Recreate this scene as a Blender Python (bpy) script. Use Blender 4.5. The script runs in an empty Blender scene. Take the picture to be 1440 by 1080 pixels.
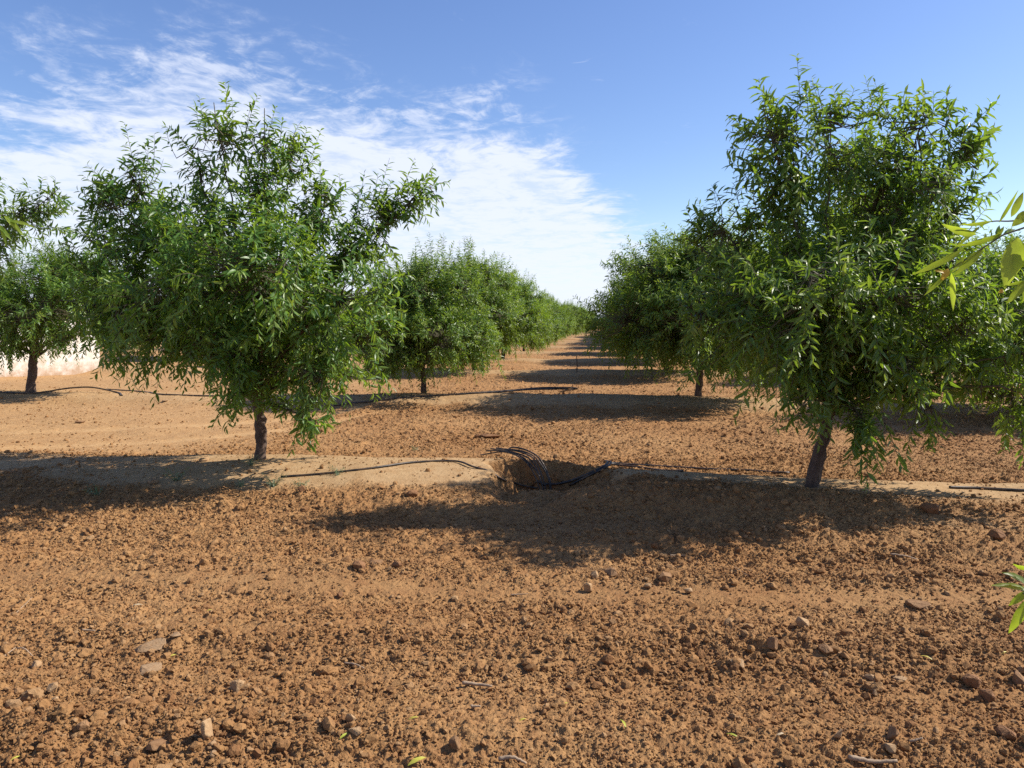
import bpy, bmesh, math
import numpy as np
from mathutils import Vector

sc = bpy.context.scene
COL = sc.collection
rng = np.random.default_rng(11)

# ------------------------------------------------------------------ camera
F, CX, CY, HY, CAMZ = 1088.0, 720.0, 540.0, 452.0, 1.6      # focal length and horizon, in photo pixels
PITCH = math.atan((CY - HY) / F)
FWD = np.array([0, math.cos(PITCH), -math.sin(PITCH)])
UPV = np.array([0, math.sin(PITCH), math.cos(PITCH)])
RGT = np.array([1.0, 0, 0])

def ray(px, py):
    return (px - CX) / F * RGT + (CY - py) / F * UPV + FWD

def at(px, py, Y):
    d = ray(px, py)
    return np.array([0, 0, CAMZ]) + d * (Y / d[1])

cam = bpy.data.cameras.new("camera")
cam.sensor_width = 36.0
cam.lens = 36.0 * F / 1440.0
cam.clip_start, cam.clip_end = 0.05, 6000
cam_o = bpy.data.objects.new("camera", cam)
cam_o.location = (0, 0, CAMZ)
cam_o.rotation_euler = (math.pi / 2 - PITCH, 0, 0)
COL.objects.link(cam_o)
sc.camera = cam_o

# ------------------------------------------------------------------ light
SUN_EL, SUN_AZ = math.radians(42), math.radians(80)           # azimuth from +Y (view direction) towards +X
sun = bpy.data.lights.new("sun", "SUN")
sun.energy, sun.angle, sun.color = 5.0, math.radians(0.5), (1.0, 0.93, 0.82)
sun_o = bpy.data.objects.new("sun", sun)
sd = Vector((math.sin(SUN_AZ) * math.cos(SUN_EL), math.cos(SUN_AZ) * math.cos(SUN_EL), math.sin(SUN_EL)))
sun_o.rotation_euler = sd.to_track_quat('Z', 'Y').to_euler()
COL.objects.link(sun_o)

# ------------------------------------------------------------------ node helpers
class NT:
    def __init__(s, tree):
        s.t = tree; s.n = tree.nodes; s.l = tree.links
    def new(s, kind, **kw):
        nd = s.n.new(kind)
        for k, v in kw.items(): setattr(nd, k, v)
        return nd
    def set(s, sock, v):
        if hasattr(v, 'is_linked') or isinstance(v, bpy.types.NodeSocket): s.l.new(v, sock)
        else: sock.default_value = v
    def math(s, op, a, b=0.0, c=None, clamp=False):
        nd = s.new('ShaderNodeMath', operation=op, use_clamp=clamp)
        s.set(nd.inputs[0], a); s.set(nd.inputs[1], b)
        if c is not None: s.set(nd.inputs[2], c)
        return nd.outputs[0]
    def mix(s, f, a, b):
        nd = s.new('ShaderNodeMix', data_type='RGBA')
        s.set(nd.inputs[0], f); s.set(nd.inputs[6], a); s.set(nd.inputs[7], b)
        return nd.outputs[2]
    def noise(s, vec, scale, detail=4, rough=0.55, dist=0.0):
        nd = s.new('ShaderNodeTexNoise')
        if vec is not None: s.l.new(vec, nd.inputs['Vector'])
        nd.inputs['Scale'].default_value = scale; nd.inputs['Detail'].default_value = detail
        nd.inputs['Roughness'].default_value = rough; nd.inputs['Distortion'].default_value = dist
        return nd.outputs['Fac']
    def ramp(s, f, stops, smooth=False):
        nd = s.new('ShaderNodeValToRGB')
        cr = nd.color_ramp
        if smooth: cr.interpolation = 'EASE'
        while len(cr.elements) < len(stops): cr.elements.new(0.5)
        for e, (p, c) in zip(cr.elements, stops):
            e.position = p
            e.color = c if len(c) == 4 else (*c, 1)
        s.set(nd.inputs[0], f)
        return nd.outputs[0]
    def maprange(s, v, a, b, c=0.0, d=1.0, smooth=False):
        nd = s.new('ShaderNodeMapRange', interpolation_type='SMOOTHSTEP' if smooth else 'LINEAR')
        s.set(nd.inputs[0], v)
        for i, q in zip((1, 2, 3, 4), (a, b, c, d)): nd.inputs[i].default_value = q
        return nd.outputs[0]

# ------------------------------------------------------------------ world: Nishita sky with a bank of thin high cloud
w = bpy.data.worlds.new("World"); sc.world = w; w.use_nodes = True
T = NT(w.node_tree); T.n.clear()
sky = T.new('ShaderNodeTexSky', sky_type='NISHITA', sun_disc=False)
sky.sun_elevation, sky.sun_rotation = SUN_EL, SUN_AZ
sky.air_density, sky.dust_density, sky.ozone_density, sky.altitude = 1.0, 0.5, 3.0, 100
tc = T.new('ShaderNodeTexCoord').outputs['Generated']
sep = T.new('ShaderNodeSeparateXYZ'); T.l.new(tc, sep.inputs[0])
x, y, z = sep.outputs
az = T.math('MULTIPLY', T.math('ARCTAN2', x, y), 57.2958)
el = T.math('MULTIPLY', T.math('ARCSINE', z), 57.2958)
zz = T.math('MAXIMUM', T.math('ADD', z, 0.06), 0.02)          # a cloud layer at one height, seen in perspective
comb = T.new('ShaderNodeCombineXYZ')
T.set(comb.inputs[0], T.math('DIVIDE', x, zz)); T.set(comb.inputs[1], T.math('DIVIDE', y, zz))
mp = T.new('ShaderNodeMapping'); T.l.new(comb.outputs[0], mp.inputs['Vector'])
mp.inputs['Rotation'].default_value = (0, 0, math.radians(28)); mp.inputs['Scale'].default_value = (1.0, 0.8, 1)
n1 = T.noise(mp.outputs[0], 0.85, 6, 0.58, 0.5)
n2 = T.noise(mp.outputs[0], 3.2, 7, 0.66, 0.9)
n3 = T.noise(mp.outputs[0], 11.0, 5, 0.62, 0.6)
azn = T.maprange(az, -60, 60)
def A(d): return (d + 60) / 120.0
edge = T.ramp(azn, [(0, (.45,)*3), (A(-36), (.37,)*3), (A(-29), (.43,)*3), (A(-20), (.51,)*3), (A(-14), (.50,)*3), (A(-8), (.45,)*3),
                    (A(-1), (.47,)*3), (A(2.5), (.43,)*3), (A(5), (.35,)*3), (A(9), (.225,)*3), (A(13), (.08,)*3), (A(22), (.0,)*3)])
edge = T.math('MULTIPLY', edge, 31.0)
dd = T.math('SUBTRACT', edge, el)
dd = T.math('ADD', dd, T.math('MULTIPLY', T.math('SUBTRACT', n1, 0.5), 9.0))
dd = T.math('ADD', dd, T.math('MULTIPLY', T.math('SUBTRACT', n2, 0.5), 9.0))
dd = T.math('ADD', dd, T.math('MULTIPLY', T.math('SUBTRACT', n3, 0.5), 3.0))
body = T.maprange(dd, -1.0, 2.8, 0, 1, True)
tex = T.maprange(T.math('ADD', T.math('MULTIPLY', n2, 0.65), T.math('MULTIPLY', n3, 0.35)), 0.36, 0.55, 0.62, 1.0, True)
body = T.math('MULTIPLY', body, tex)
# little puffs above the bank
puff = T.math('MULTIPLY', T.maprange(n2, 0.60, 0.74, 0, 1, True), T.maprange(n3, 0.45, 0.62, 0, 0.6, True))
puff = T.math('MULTIPLY', puff, T.maprange(az, 16, 6, 0, 1, True))
thin = T.math('MULTIPLY', T.maprange(T.math('ADD', dd, 4.5), 0, 5, 0, 1, True), T.maprange(T.math('ADD', T.math('MULTIPLY', n2, .6), T.math('MULTIPLY', n3, .4)), 0.44, 0.64, 0, 0.75, True))
thin = T.math('MULTIPLY', thin, T.maprange(az, 9, -4, 0, 1, True))
cl = T.math('MAXIMUM', T.math('MAXIMUM', body, puff), thin)
haze = T.maprange(el, 9, -1, 0, 0.48, True)
cl = T.math('MULTIPLY', cl, 0.9)
hs = T.new('ShaderNodeHueSaturation'); hs.inputs['Saturation'].default_value = 1.12; hs.inputs['Value'].default_value = 1.58; hs.inputs['Hue'].default_value = 0.512
T.l.new(sky.outputs[0], hs.inputs['Color'])
skyc = T.mix(haze, hs.outputs[0], (7.4, 8.6, 10.8, 1))
skyc = T.mix(cl, skyc, (8.3, 8.8, 10.1, 1))
bg = T.new('ShaderNodeBackground'); T.l.new(skyc, bg.inputs[0]); bg.inputs[1].default_value = 0.07
wo = T.new('ShaderNodeOutputWorld'); T.l.new(bg.outputs[0], wo.inputs[0])

sc.view_settings.view_transform = 'Standard'; sc.view_settings.look = 'None'
sc.view_settings.exposure = 0.66; sc.view_settings.gamma = 1
sc.cycles.max_bounces = 7; sc.cycles.diffuse_bounces = 3; sc.cycles.glossy_bounces = 2
sc.cycles.transmission_bounces = 4; sc.cycles.sample_clamp_indirect = 6
sc.cycles.use_denoising = False

# ------------------------------------------------------------------ numpy noise
def hash2(i, j, seed):
    h = (i.astype(np.int64) * 374761393 + j.astype(np.int64) * 668265263 + seed * 974634777) & 0xFFFFFFFF
    h = ((h ^ (h >> 13)) * 1274126177) & 0xFFFFFFFF
    h = ((h ^ (h >> 16)) * 2246822519) & 0xFFFFFFFF
    return ((h ^ (h >> 15)) & 0xFFFFFF) / float(0x1000000)

def vnoise(x, y, seed):
    i, j = np.floor(x), np.floor(y)
    u, v = x - i, y - j
    u = u * u * (3 - 2 * u); v = v * v * (3 - 2 * v)
    a, b = hash2(i, j, seed), hash2(i + 1, j, seed)
    c, d = hash2(i, j + 1, seed), hash2(i + 1, j + 1, seed)
    return (a * (1 - u) + b * u) * (1 - v) + (c * (1 - u) + d * u) * v - 0.5

def fbm(x, y, seed, octv=4, gain=0.5):
    s, a, f = 0, 1.0, 1.0
    for o in range(octv):
        s = s + a * vnoise(x * f + 17.3 * o, y * f - 9.1 * o, seed + o); a *= gain; f *= 2.03
    return s

def domes(x, y, cell, seed, prob):
    """rounded lumps scattered one per cell at most: height in units of cell"""
    gx, gy = x / cell, y / cell
    i0, j0 = np.floor(gx), np.floor(gy)
    out = np.zeros_like(x)
    for di in (-1, 0, 1):
        for dj in (-1, 0, 1):
            i, j = i0 + di, j0 + dj
            px, py = i + hash2(i, j, seed), j + hash2(i, j, seed + 1)
            r = 0.22 + 0.42 * hash2(i, j, seed + 2) ** 2
            on = hash2(i, j, seed + 3) < prob
            el_ = 0.7 + 0.6 * hash2(i, j, seed + 4)
            q = ((gx - px) * el_) ** 2 + ((gy - py) / el_) ** 2
            h = np.sqrt(np.maximum(0, 1 - q / (r * r))) * r * on
            out = np.maximum(out, h)
    return out

# ------------------------------------------------------------------ the lie of the land
PIT = np.array([0.22, 7.45])
R1X = [-14, -5.2, -2.55, 0.16, 2.55, 6.5, 14]; R1Y = [9.6, 8.5, 7.85, 7.55, 6.75, 6.1, 5.3]
def sstep(a, b, v):
    t = np.clip((v - a) / (b - a), 0, 1); return t * t * (3 - 2 * t)

def ridge(x, y):
    wob = vnoise(x * 0.8, y * 0 + 3, 5) * 0.35
    d = y - np.interp(x, R1X, R1Y) - wob * 0.6
    hgt = np.interp(x, [-7, -4.2, -2.6, -0.6, 2.5, 8], [0.08, 0.11, 0.21, 0.22, 0.17, 0.16])
    r = hgt * np.exp(-np.abs(d / np.where(d < 0, 1.1, 0.6)) ** 2.6)
    for k in range(1, 16):
        yc = 14.7 - 0.155 * x + 7.6 * (k - 1) + 0.2 * vnoise(x * 0.5, y * 0 + k, 9)
        if k > 1: yc = yc + 0.6
        d = y - yc
        amp = 0.17 * (1 + 0.6 * vnoise(x * 0.45, y * 0 + 7.7 * k, 12))
        r = r + amp * np.exp(-np.abs(d / 0.8) ** 3)
    return r

def tracks(x, y):
    """two wheel tracks that sweep in from the left and turn away between the rows"""
    out = np.zeros_like(x)
    for off in (0.0, 1.75):
        yc = np.interp(x, [-12, -7, -4.5, -3.2, -2.4], [9.2, 9.7, 10.6, 11.6, 13.4]) + off * 0.95
        out = np.maximum(out, np.exp(-((y - yc) / 0.38) ** 2) * sstep(-1.6, -3.2, x))
    return out

def masks(x, y):
    rd = ridge(x, y)
    comp = sstep(0.03, 0.12, rd + 0.05 * vnoise(x * 2.2, y * 2.2, 41) + 0.03 * vnoise(x * 8, y * 8, 42))
    d1 = y - np.interp(x, R1X, R1Y)
    # the clods thrown up the near bank of the first ridge
    bank = np.exp(-((d1 + 0.72) / 0.33) ** 2) * sstep(0.1, 0.9, x) * sstep(6.5, 4.0, x)
    lim = np.interp(x, [-3, -1, 0.3, 2.6, 3.3], [-1.0, -.85, -.35, -.35, -1.0]) + 0.22 * vnoise(x * 1.6, y * 1.6, 43) + 0.2 * vnoise(x * 5, y * 5, 44)
    comp = np.where(y < 11, comp * sstep(-0.18, 0.08, d1 - lim), comp)
    comp = np.clip(comp * (1 - 0.9 * bank), 0, 1)
    comp = comp * np.where(y > 11, 0.85, 1)
    tr = tracks(x, y)
    left = sstep(-1.8, -5.0, x) * sstep(8.6, 10, y) * 0.85
    smooth = np.clip(np.maximum(np.maximum(comp, tr), left), 0, 1)
    till = 1 - smooth
    yb = y + 0.05 * x + 0.35 * vnoise(x * 0.35, y * 0, 53) + 0.10 * vnoise(x * 1.7, y * 2, 54)
    for yc, wd, am in ((4.62, .16, .85), (4.28, .05, .5), (3.98, .09, .6), (3.68, .05, .4), (3.45, .08, .45), (5.15, .09, .5), (3.12, .06, .35), (5.55, .06, .3)):
        till = till * (1 - am * np.exp(-((yb - yc) / wd) ** 2) * np.clip(.95 + .7 * vnoise(x * .8, y * 0 + yc, 55), 0, 1))
    return rd, comp, np.maximum(tr, left * 0.75), till

def macro(x, y):
    rd, comp, tr, till = masks(x, y)
    h = rd + 0.05 * fbm(x * 0.45, y * 0.45, 70, 2) + 0.03 * fbm(x * 1.5, y * 1.5, 71, 2)
    d1 = y - np.interp(x, R1X, R1Y)
    bank = np.exp(-((d1 + 0.78) / 0.36) ** 2) * sstep(0.1, 0.9, x) * sstep(6.5, 3.6, x)
    h = h + 0.05 * bank
    # pit with a steep left wall and a longer right slope
    dx, dy = x - PIT[0], y - PIT[1]
    dx = dx + 0.22 * fbm(x * 3.5, y * 3.5, 31, 4); dy = dy + 0.22 * fbm(x * 3.5, y * 3.5, 36, 4)
    rx = np.where(dx < 0, 0.44, 0.75); ry = np.where(dy < 0, 0.40, 0.50)
    q = np.sqrt((dx / rx) ** 2 + (dy / ry) ** 2)
    pit = 1 - sstep(0.40, 1.0, q)
    # the ridge is dug away on the near side of the pit
    cut = sstep(-1.0, -0.7, dy) * sstep(-0.55, -0.30, dx) * sstep(1.0, 0.35, dx) * sstep(0.35, 0.0, dy)
    h = h - cut * np.maximum(rd, 0) * 0.95
    rugged = 0.09 * fbm(x * 4.2, y * 4.2, 35, 4, .6)
    h = h * (1 - pit) + pit * (-0.15) + rugged * np.clip(4 * pit * (1 - pit) + .6 * cut * (1 - pit), 0, 1)
    zone = np.clip(1.6 * (1 - sstep(0.7, 1.25, q)) + cut, 0, 1)
    comp = comp * (1 - .92 * zone); till = np.maximum(till, zone)
    h = h - 0.035 * tr
    # long low tillage bands that run across the field
    h = h + 0.034 * np.sin((y + 0.05 * x + 0.25 * vnoise(x * 0.3, y * 0.3, 77)) * 7.0) * till * sstep(7.0, 5.0, y)
    return h, comp, tr, till, pit

def ground_h(px, py):
    xs, ys = np.array([px], float), np.array([py], float)
    return float(macro(xs, ys)[0][0])

def rough(x, y, till):
    clump = np.clip(0.85 + 0.6 * fbm(x * 0.9, y * 1.6, 81, 3), 0.4, 1.3)
    r = 0.02 * fbm(x * 7, y * 7, 90, 3) + 0.013 * fbm(x * 24, y * 24, 95, 3) + 0.006 * fbm(x * 70, y * 70, 97, 2)
    wx, wy = x + 0.014 * vnoise(x * 30, y * 30, 61), y + 0.014 * vnoise(x * 30, y * 30, 62)
    r = r + 0.045 * domes(wx, wy, 0.11, 101, 0.32) * clump
    r = r + 0.025 * domes(wx, wy, 0.052, 111, 0.6) * clump
    r = r + 0.019 * domes(wx, wy, 0.030, 121, 0.7) * (y < 8) * (0.4 + 0.6 * clump)
    return r * (0.10 + 0.90 * till)

def full_h(x, y):
    h, comp, tr, till, pit = macro(x, y)
    return h + rough(x, y, till)

def on_ground(px, py):
    """the point of the soil seen at a photo pixel"""
    d = ray(px, py)
    t = np.concatenate([np.linspace(2, 12, 4000), np.linspace(12, 60, 2000)])
    P = np.array([0, 0, CAMZ]) + d * t[:, None]
    below = P[:, 2] < macro(P[:, 0], P[:, 1])[0]
    p = P[np.argmax(below)]
    p[2] = ground_h(p[0], p[1])
    return p

# ------------------------------------------------------------------ mesh helpers
def mesh_from(name, V, faces_list, mats, attrs=None, smooth=False, mat_idx=None):
    """V (n,3); faces_list = list of (m,k) index arrays"""
    me = bpy.data.meshes.new(name)
    V = np.ascontiguousarray(V, np.float32)
    me.vertices.add(len(V)); me.vertices.foreach_set("co", V.ravel())
    loops = np.concatenate([f.ravel() for f in faces_list]).astype(np.int32)
    tot = np.concatenate([np.full(len(f), f.shape[1]) for f in faces_list]).astype(np.int32)
    start = np.concatenate([[0], np.cumsum(tot)[:-1]]).astype(np.int32)
    me.loops.add(len(loops)); me.loops.foreach_set("vertex_index", loops)
    me.polygons.add(len(tot)); me.polygons.foreach_set("loop_start", start); me.polygons.foreach_set("loop_total", tot)
    if mat_idx is not None: me.polygons.foreach_set("material_index", np.ascontiguousarray(mat_idx, np.int32))
    me.polygons.foreach_set("use_smooth", np.full(len(tot), smooth, bool))
    for m in mats: me.materials.append(m)
    for k, v in (attrs or {}).items():
        a = me.attributes.new(k, 'FLOAT', 'POINT'); a.data.foreach_set("value", np.ascontiguousarray(v, np.float32))
    me.update(); me.validate(verbose=False) if False else None
    return me

def link(name, me, parent=None, loc=None):
    o = bpy.data.objects.new(name, me); COL.objects.link(o)
    if parent is not None: o.parent = parent
    if loc is not None: o.location = tuple(float(v) for v in loc)
    return o

def tag(o, label=None, cat=None, group=None, kind=None):
    if label: o["label"] = label
    if cat: o["category"] = cat
    if group: o["group"] = group
    if kind: o["kind"] = kind
    return o

def norm(a):
    return a / np.maximum(np.linalg.norm(a, axis=-1, keepdims=True), 1e-9)

def tubes(P, R, sides):
    """P (N,S,3) paths, R (N,S) radii -> V, quads"""
    N, S, _ = P.shape
    Tn = np.gradient(P, axis=1); Tn = norm(Tn)
    ref = np.where(np.abs(Tn[:, :1, 2:3]) > 0.9, np.array([1.0, 0, 0]), np.array([0, 0, 1.0]))
    ref = np.broadcast_to(ref, Tn.shape)
    U = norm(np.cross(Tn, ref)); W = np.cross(Tn, U)
    a = np.arange(sides) / sides * 2 * np.pi
    ring = U[:, :, None, :] * np.cos(a)[None, None, :, None] + W[:, :, None, :] * np.sin(a)[None, None, :, None]
    V = P[:, :, None, :] + ring * R[:, :, None, None]
    base = (np.arange(N) * S * sides)[:, None, None] + (np.arange(S - 1) * sides)[None, :, None]
    k = np.arange(sides)[None, None, :]; k2 = (np.arange(sides) + 1)[None, None, :] % sides
    Q = np.stack([base + k, base + k2, base + sides + k2, base + sides + k], -1).reshape(-1, 4)
    return V.reshape(-1, 3), Q

def bez(p0, p1, p2, n):
    t = np.linspace(0, 1, n)[:, None]
    return (1 - t) ** 2 * p0 + 2 * t * (1 - t) * p1 + t * t * p2

def smooth_path(pts, n):
    pts = np.array(pts, float)
    s = np.concatenate([[0], np.cumsum(np.linalg.norm(np.diff(pts, axis=0), axis=1))])
    m = len(pts); tan = np.gradient(pts, s, axis=0)
    u = np.linspace(0, s[-1], n); i = np.clip(np.searchsorted(s, u, side='right') - 1, 0, m - 2)
    h = (s[i + 1] - s[i])[:, None]; t = ((u - s[i])[:, None]) / h
    return ((2*t**3 - 3*t**2 + 1) * pts[i] + (t**3 - 2*t**2 + t) * h * tan[i] + (-2*t**3 + 3*t**2) * pts[i+1] + (t**3 - t**2) * h * tan[i+1])

# ------------------------------------------------------------------ materials
def material(name):
    m = bpy.data.materials.new(name); m.use_nodes = True
    t = NT(m.node_tree); t.n.clear()
    out = t.new('ShaderNodeOutputMaterial'); p = t.new('ShaderNodeBsdfPrincipled')
    t.l.new(p.outputs[0], out.inputs[0])
    return m, t, p, out

def attr(t, name):
    return t.new('ShaderNodeAttribute', attribute_name=name).outputs['Fac']

def bump(t, p, h, strength, dist):
    b = t.new('ShaderNodeBump'); b.inputs['Strength'].default_value = strength; b.inputs['Distance'].default_value = dist
    t.l.new(h, b.inputs['Height']); t.l.new(b.outputs[0], p.inputs['Normal'])

SOIL_A, SOIL_B, SOIL_C = (0.272, 0.139, 0.054, 1), (0.334, 0.189, 0.081, 1), (0.216, 0.100, 0.041, 1)
def soil_colour(t, pos):
    a = t.noise(pos, 0.55, 5, 0.6); b = t.noise(pos, 9, 5, 0.6); c = t.noise(pos, 70, 3, 0.6)
    col = t.mix(t.maprange(a, 0.35, 0.65), SOIL_A, SOIL_B)
    col = t.mix(t.maprange(b, 0.42, 0.68, 0, 0.6), col, SOIL_C)
    return t.mix(t.maprange(c, 0.5, 0.72, 0, 0.45), col, (0.365, 0.220, 0.100, 1)), a, b, c

m_ground, t, p, _ = material("tilled_soil")
pos = t.new('ShaderNodeNewGeometry').outputs['Position']
col, a, b, c = soil_colour(t, pos)
dry = t.mix(t.maprange(b, 0.35, 0.7), (0.395, 0.265, 0.140, 1), (0.32, 0.195, 0.092, 1))
trk = t.mix(t.maprange(b, 0.35, 0.7), (0.44, 0.280, 0.135, 1), (0.37, 0.215, 0.095, 1))
col = t.mix(attr(t, 'packed'), col, dry)
col = t.mix(attr(t, 'track'), col, trk)
t.l.new(col, p.inputs['Base Color']); p.inputs['Roughness'].default_value = 0.95; p.inputs['Specular IOR Level'].default_value = 0.15
hh = t.math('ADD', t.noise(pos, 120, 4, 0.65), t.math('MULTIPLY', t.noise(pos, 38, 4, 0.6), 1.6))
hh = t.math('MULTIPLY', hh, t.maprange(t.math('MAXIMUM', attr(t, 'packed'), attr(t, 'track')), 0.2, 0.9, 1.0, 0.45))
bump(t, p, hh, 0.75, 0.012)

m_clod, t, p, _ = material("soil_clod")
pos = t.new('ShaderNodeNewGeometry').outputs['Position']
col, a, b, c = soil_colour(t, pos)
tint = attr(t, 'tint')
col = t.mix(t.maprange(tint, 0.80, 1.0, 0, 0.75), col, (0.33, 0.205, 0.105, 1))
col = t.mix(t.maprange(tint, 0.35, 0.0, 0, 0.55), col, (0.14, 0.062, 0.028, 1))
t.l.new(col, p.inputs['Base Color']); p.inputs['Roughness'].default_value = 0.95; p.inputs['Specular IOR Level'].default_value = 0.15
bump(t, p, t.noise(pos, 110, 5, 0.7), 0.8, 0.01)

def stone_mat(name, c1, c2, c3):
    m, t, p, _ = material(name)
    pos = t.new('ShaderNodeNewGeometry').outputs['Position']
    col = t.mix(t.maprange(t.noise(pos, 22, 5, 0.65), 0.35, 0.65), c1, c2)
    col = t.mix(t.maprange(t.noise(pos, 60, 4, 0.6), 0.52, 0.7, 0, 0.8), col, c3)
    t.l.new(col, p.inputs['Base Color']); p.inputs['Roughness'].default_value = 0.85; p.inputs['Specular IOR Level'].default_value = 0.25
    bump(t, p, t.noise(pos, 75, 5, 0.65), 0.6, 0.008)
    return m
m_stone_pale = stone_mat("pale_stone", (0.38, 0.25, 0.135, 1), (0.31, 0.19, 0.095, 1), (0.25, 0.13, 0.058, 1))
m_stone_brown = stone_mat("brown_stone", (0.27, 0.155, 0.075, 1), (0.22, 0.118, 0.055, 1), (0.18, 0.085, 0.038, 1))
m_stone_grey = stone_mat("grey_stone", (0.30, 0.195, 0.108, 1), (0.24, 0.15, 0.08, 1), (0.25, 0.135, 0.06, 1))
m_stone_dark = stone_mat("dark_clod", (0.20, 0.098, 0.044, 1), (0.24, 0.122, 0.055, 1), (0.16, 0.072, 0.033, 1))

def leaf_mat(name, c_dark, c_mid, c_young, trans, tw=0.38):
    m, t, p, out = material(name)
    tint = attr(t, 'tint')
    col = t.ramp(tint, [(0, c_dark), (0.55, c_mid), (1, c_young)])
    rnd = t.new('ShaderNodeObjectInfo').outputs['Random']
    hsv = t.new('ShaderNodeHueSaturation'); t.l.new(col, hsv.inputs['Color'])
    t.l.new(t.maprange(rnd, 0, 1, .488, .512), hsv.inputs['Hue']); t.l.new(t.maprange(t.math('FRACT', t.math('MULTIPLY', rnd, 7.3)), 0, 1, .9, 1.14), hsv.inputs['Value'])
    col = hsv.outputs[0]
    back = t.new('ShaderNodeNewGeometry').outputs['Backfacing']
    col2 = t.mix(t.math('MULTIPLY', back, 0.45), col, (0.120, 0.185, 0.060, 1))
    t.l.new(col2, p.inputs['Base Color']); p.inputs['Roughness'].default_value = 0.42; p.inputs['Specular IOR Level'].default_value = 0.42
    tr = t.new('ShaderNodeBsdfTranslucent')
    t.l.new(t.mix(t.math('MULTIPLY', tint, 0.6), trans, (0.36, 0.42, 0.05, 1)), tr.inputs[0])
    mx = t.new('ShaderNodeMixShader'); mx.inputs[0].default_value = tw
    t.l.new(p.outputs[0], mx.inputs[1]); t.l.new(tr.outputs[0], mx.inputs[2]); t.l.new(mx.outputs[0], out.inputs[0])
    return m
m_leaf = leaf_mat("almond_leaf", (0.044, 0.108, 0.022), (0.100, 0.196, 0.030), (0.25, 0.325, 0.052), (0.28, 0.45, 0.025, 1), 0.36)
m_leaf_near = leaf_mat("near_almond_leaf", (0.04, 0.11, 0.03), (0.13, 0.22, 0.03), (0.26, 0.34, 0.05), (0.50, 0.64, 0.03, 1), 0.55)
m_leaf_yellow = leaf_mat("yellowed_leaf", (0.45, 0.34, 0.04), (0.60, 0.36, 0.03), (0.62, 0.48, 0.06), (0.6, 0.35, 0.03, 1), 0.4)
m_leaf_fallen = leaf_mat("fallen_leaf", (0.35, 0.38, 0.05), (0.48, 0.46, 0.07), (0.60, 0.50, 0.10), (0.4, 0.4, 0.05, 1), 0.3)
m_leaf_dry = leaf_mat("dry_leaf", (0.45, 0.36, 0.20), (0.58, 0.47, 0.28), (0.66, 0.55, 0.36), (0.4, 0.3, 0.15, 1), 0.2)
m_weed = leaf_mat("grey_green_weed", (0.13, 0.18, 0.10), (0.19, 0.25, 0.15), (0.26, 0.32, 0.20), (0.2, 0.28, 0.1, 1), 0.3)

m_bark, t, p, _ = material("almond_bark")
tco = t.new('ShaderNodeTexCoord').outputs['Object']
mpn = t.new('ShaderNodeMapping'); t.l.new(tco, mpn.inputs[0]); mpn.inputs['Scale'].default_value = (1, 1, 0.35)
nb = t.noise(mpn.outputs[0], 38, 6, 0.65, 0.4); nc = t.noise(tco, 7, 3)
col = t.mix(t.maprange(nb, 0.35, 0.65), (0.060, 0.036, 0.026, 1), (0.125, 0.080, 0.058, 1))
col = t.mix(t.maprange(nc, 0.5, 0.7, 0, 0.6), col, (0.10, 0.075, 0.06, 1))
t.l.new(col, p.inputs['Base Color']); p.inputs['Roughness'].default_value = 0.85
bump(t, p, nb, 0.8, 0.012)

m_twig, t, p, _ = material("green_brown_twig")
p.inputs['Base Color'].default_value = (0.075, 0.065, 0.032, 1); p.inputs['Roughness'].default_value = 0.7

m_stick, t, p, _ = material("dry_stick")
tco = t.new('ShaderNodeTexCoord').outputs['Object']
n = t.noise(tco, 55, 5, 0.6)
t.l.new(t.mix(n, (0.22, 0.145, 0.09, 1), (0.40, 0.29, 0.19, 1)), p.inputs['Base Color']); p.inputs['Roughness'].default_value = 0.85
bump(t, p, n, 0.6, 0.004)

m_hose, t, p, _ = material("black_polythene_hose")
tco = t.new('ShaderNodeNewGeometry').outputs['Position']
n = t.noise(tco, 14, 5, 0.6)
t.l.new(t.mix(t.maprange(n, 0.42, 0.66, 0, 0.75), (0.018, 0.017, 0.017, 1), (0.16, 0.10, 0.06, 1)), p.inputs['Base Color'])
p.inputs['Roughness'].default_value = 0.5

m_wall, t, p, _ = material("weathered_white_plaster")
tco = t.new('ShaderNodeNewGeometry').outputs['Position']
sp = t.new('ShaderNodeSeparateXYZ'); t.l.new(tco, sp.inputs[0])
mpn = t.new('ShaderNodeMapping'); t.l.new(tco, mpn.inputs[0]); mpn.inputs['Scale'].default_value = (1.6, 1.6, 0.45)
n = t.noise(mpn.outputs[0], 1.5, 6, 0.7); n2_ = t.noise(tco, 3.5, 6, 0.7)
low = t.math('SUBTRACT', t.math('MULTIPLY', t.math('SUBTRACT', n2_, 0.35), 1.6), sp.outputs[2])
col = t.mix(t.maprange(n, 0.44, 0.62, 0, 0.75), (0.80, 0.77, 0.71, 1), (0.60, 0.50, 0.38, 1))
col = t.mix(t.maprange(low, -0.25, 0.30, 0, 0.8), col, (0.36, 0.21, 0.10, 1))
t.l.new(col, p.inputs['Base Color']); p.inputs['Roughness'].default_value = 0.9
bump(t, p, n2_, 0.3, 0.02)

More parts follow.
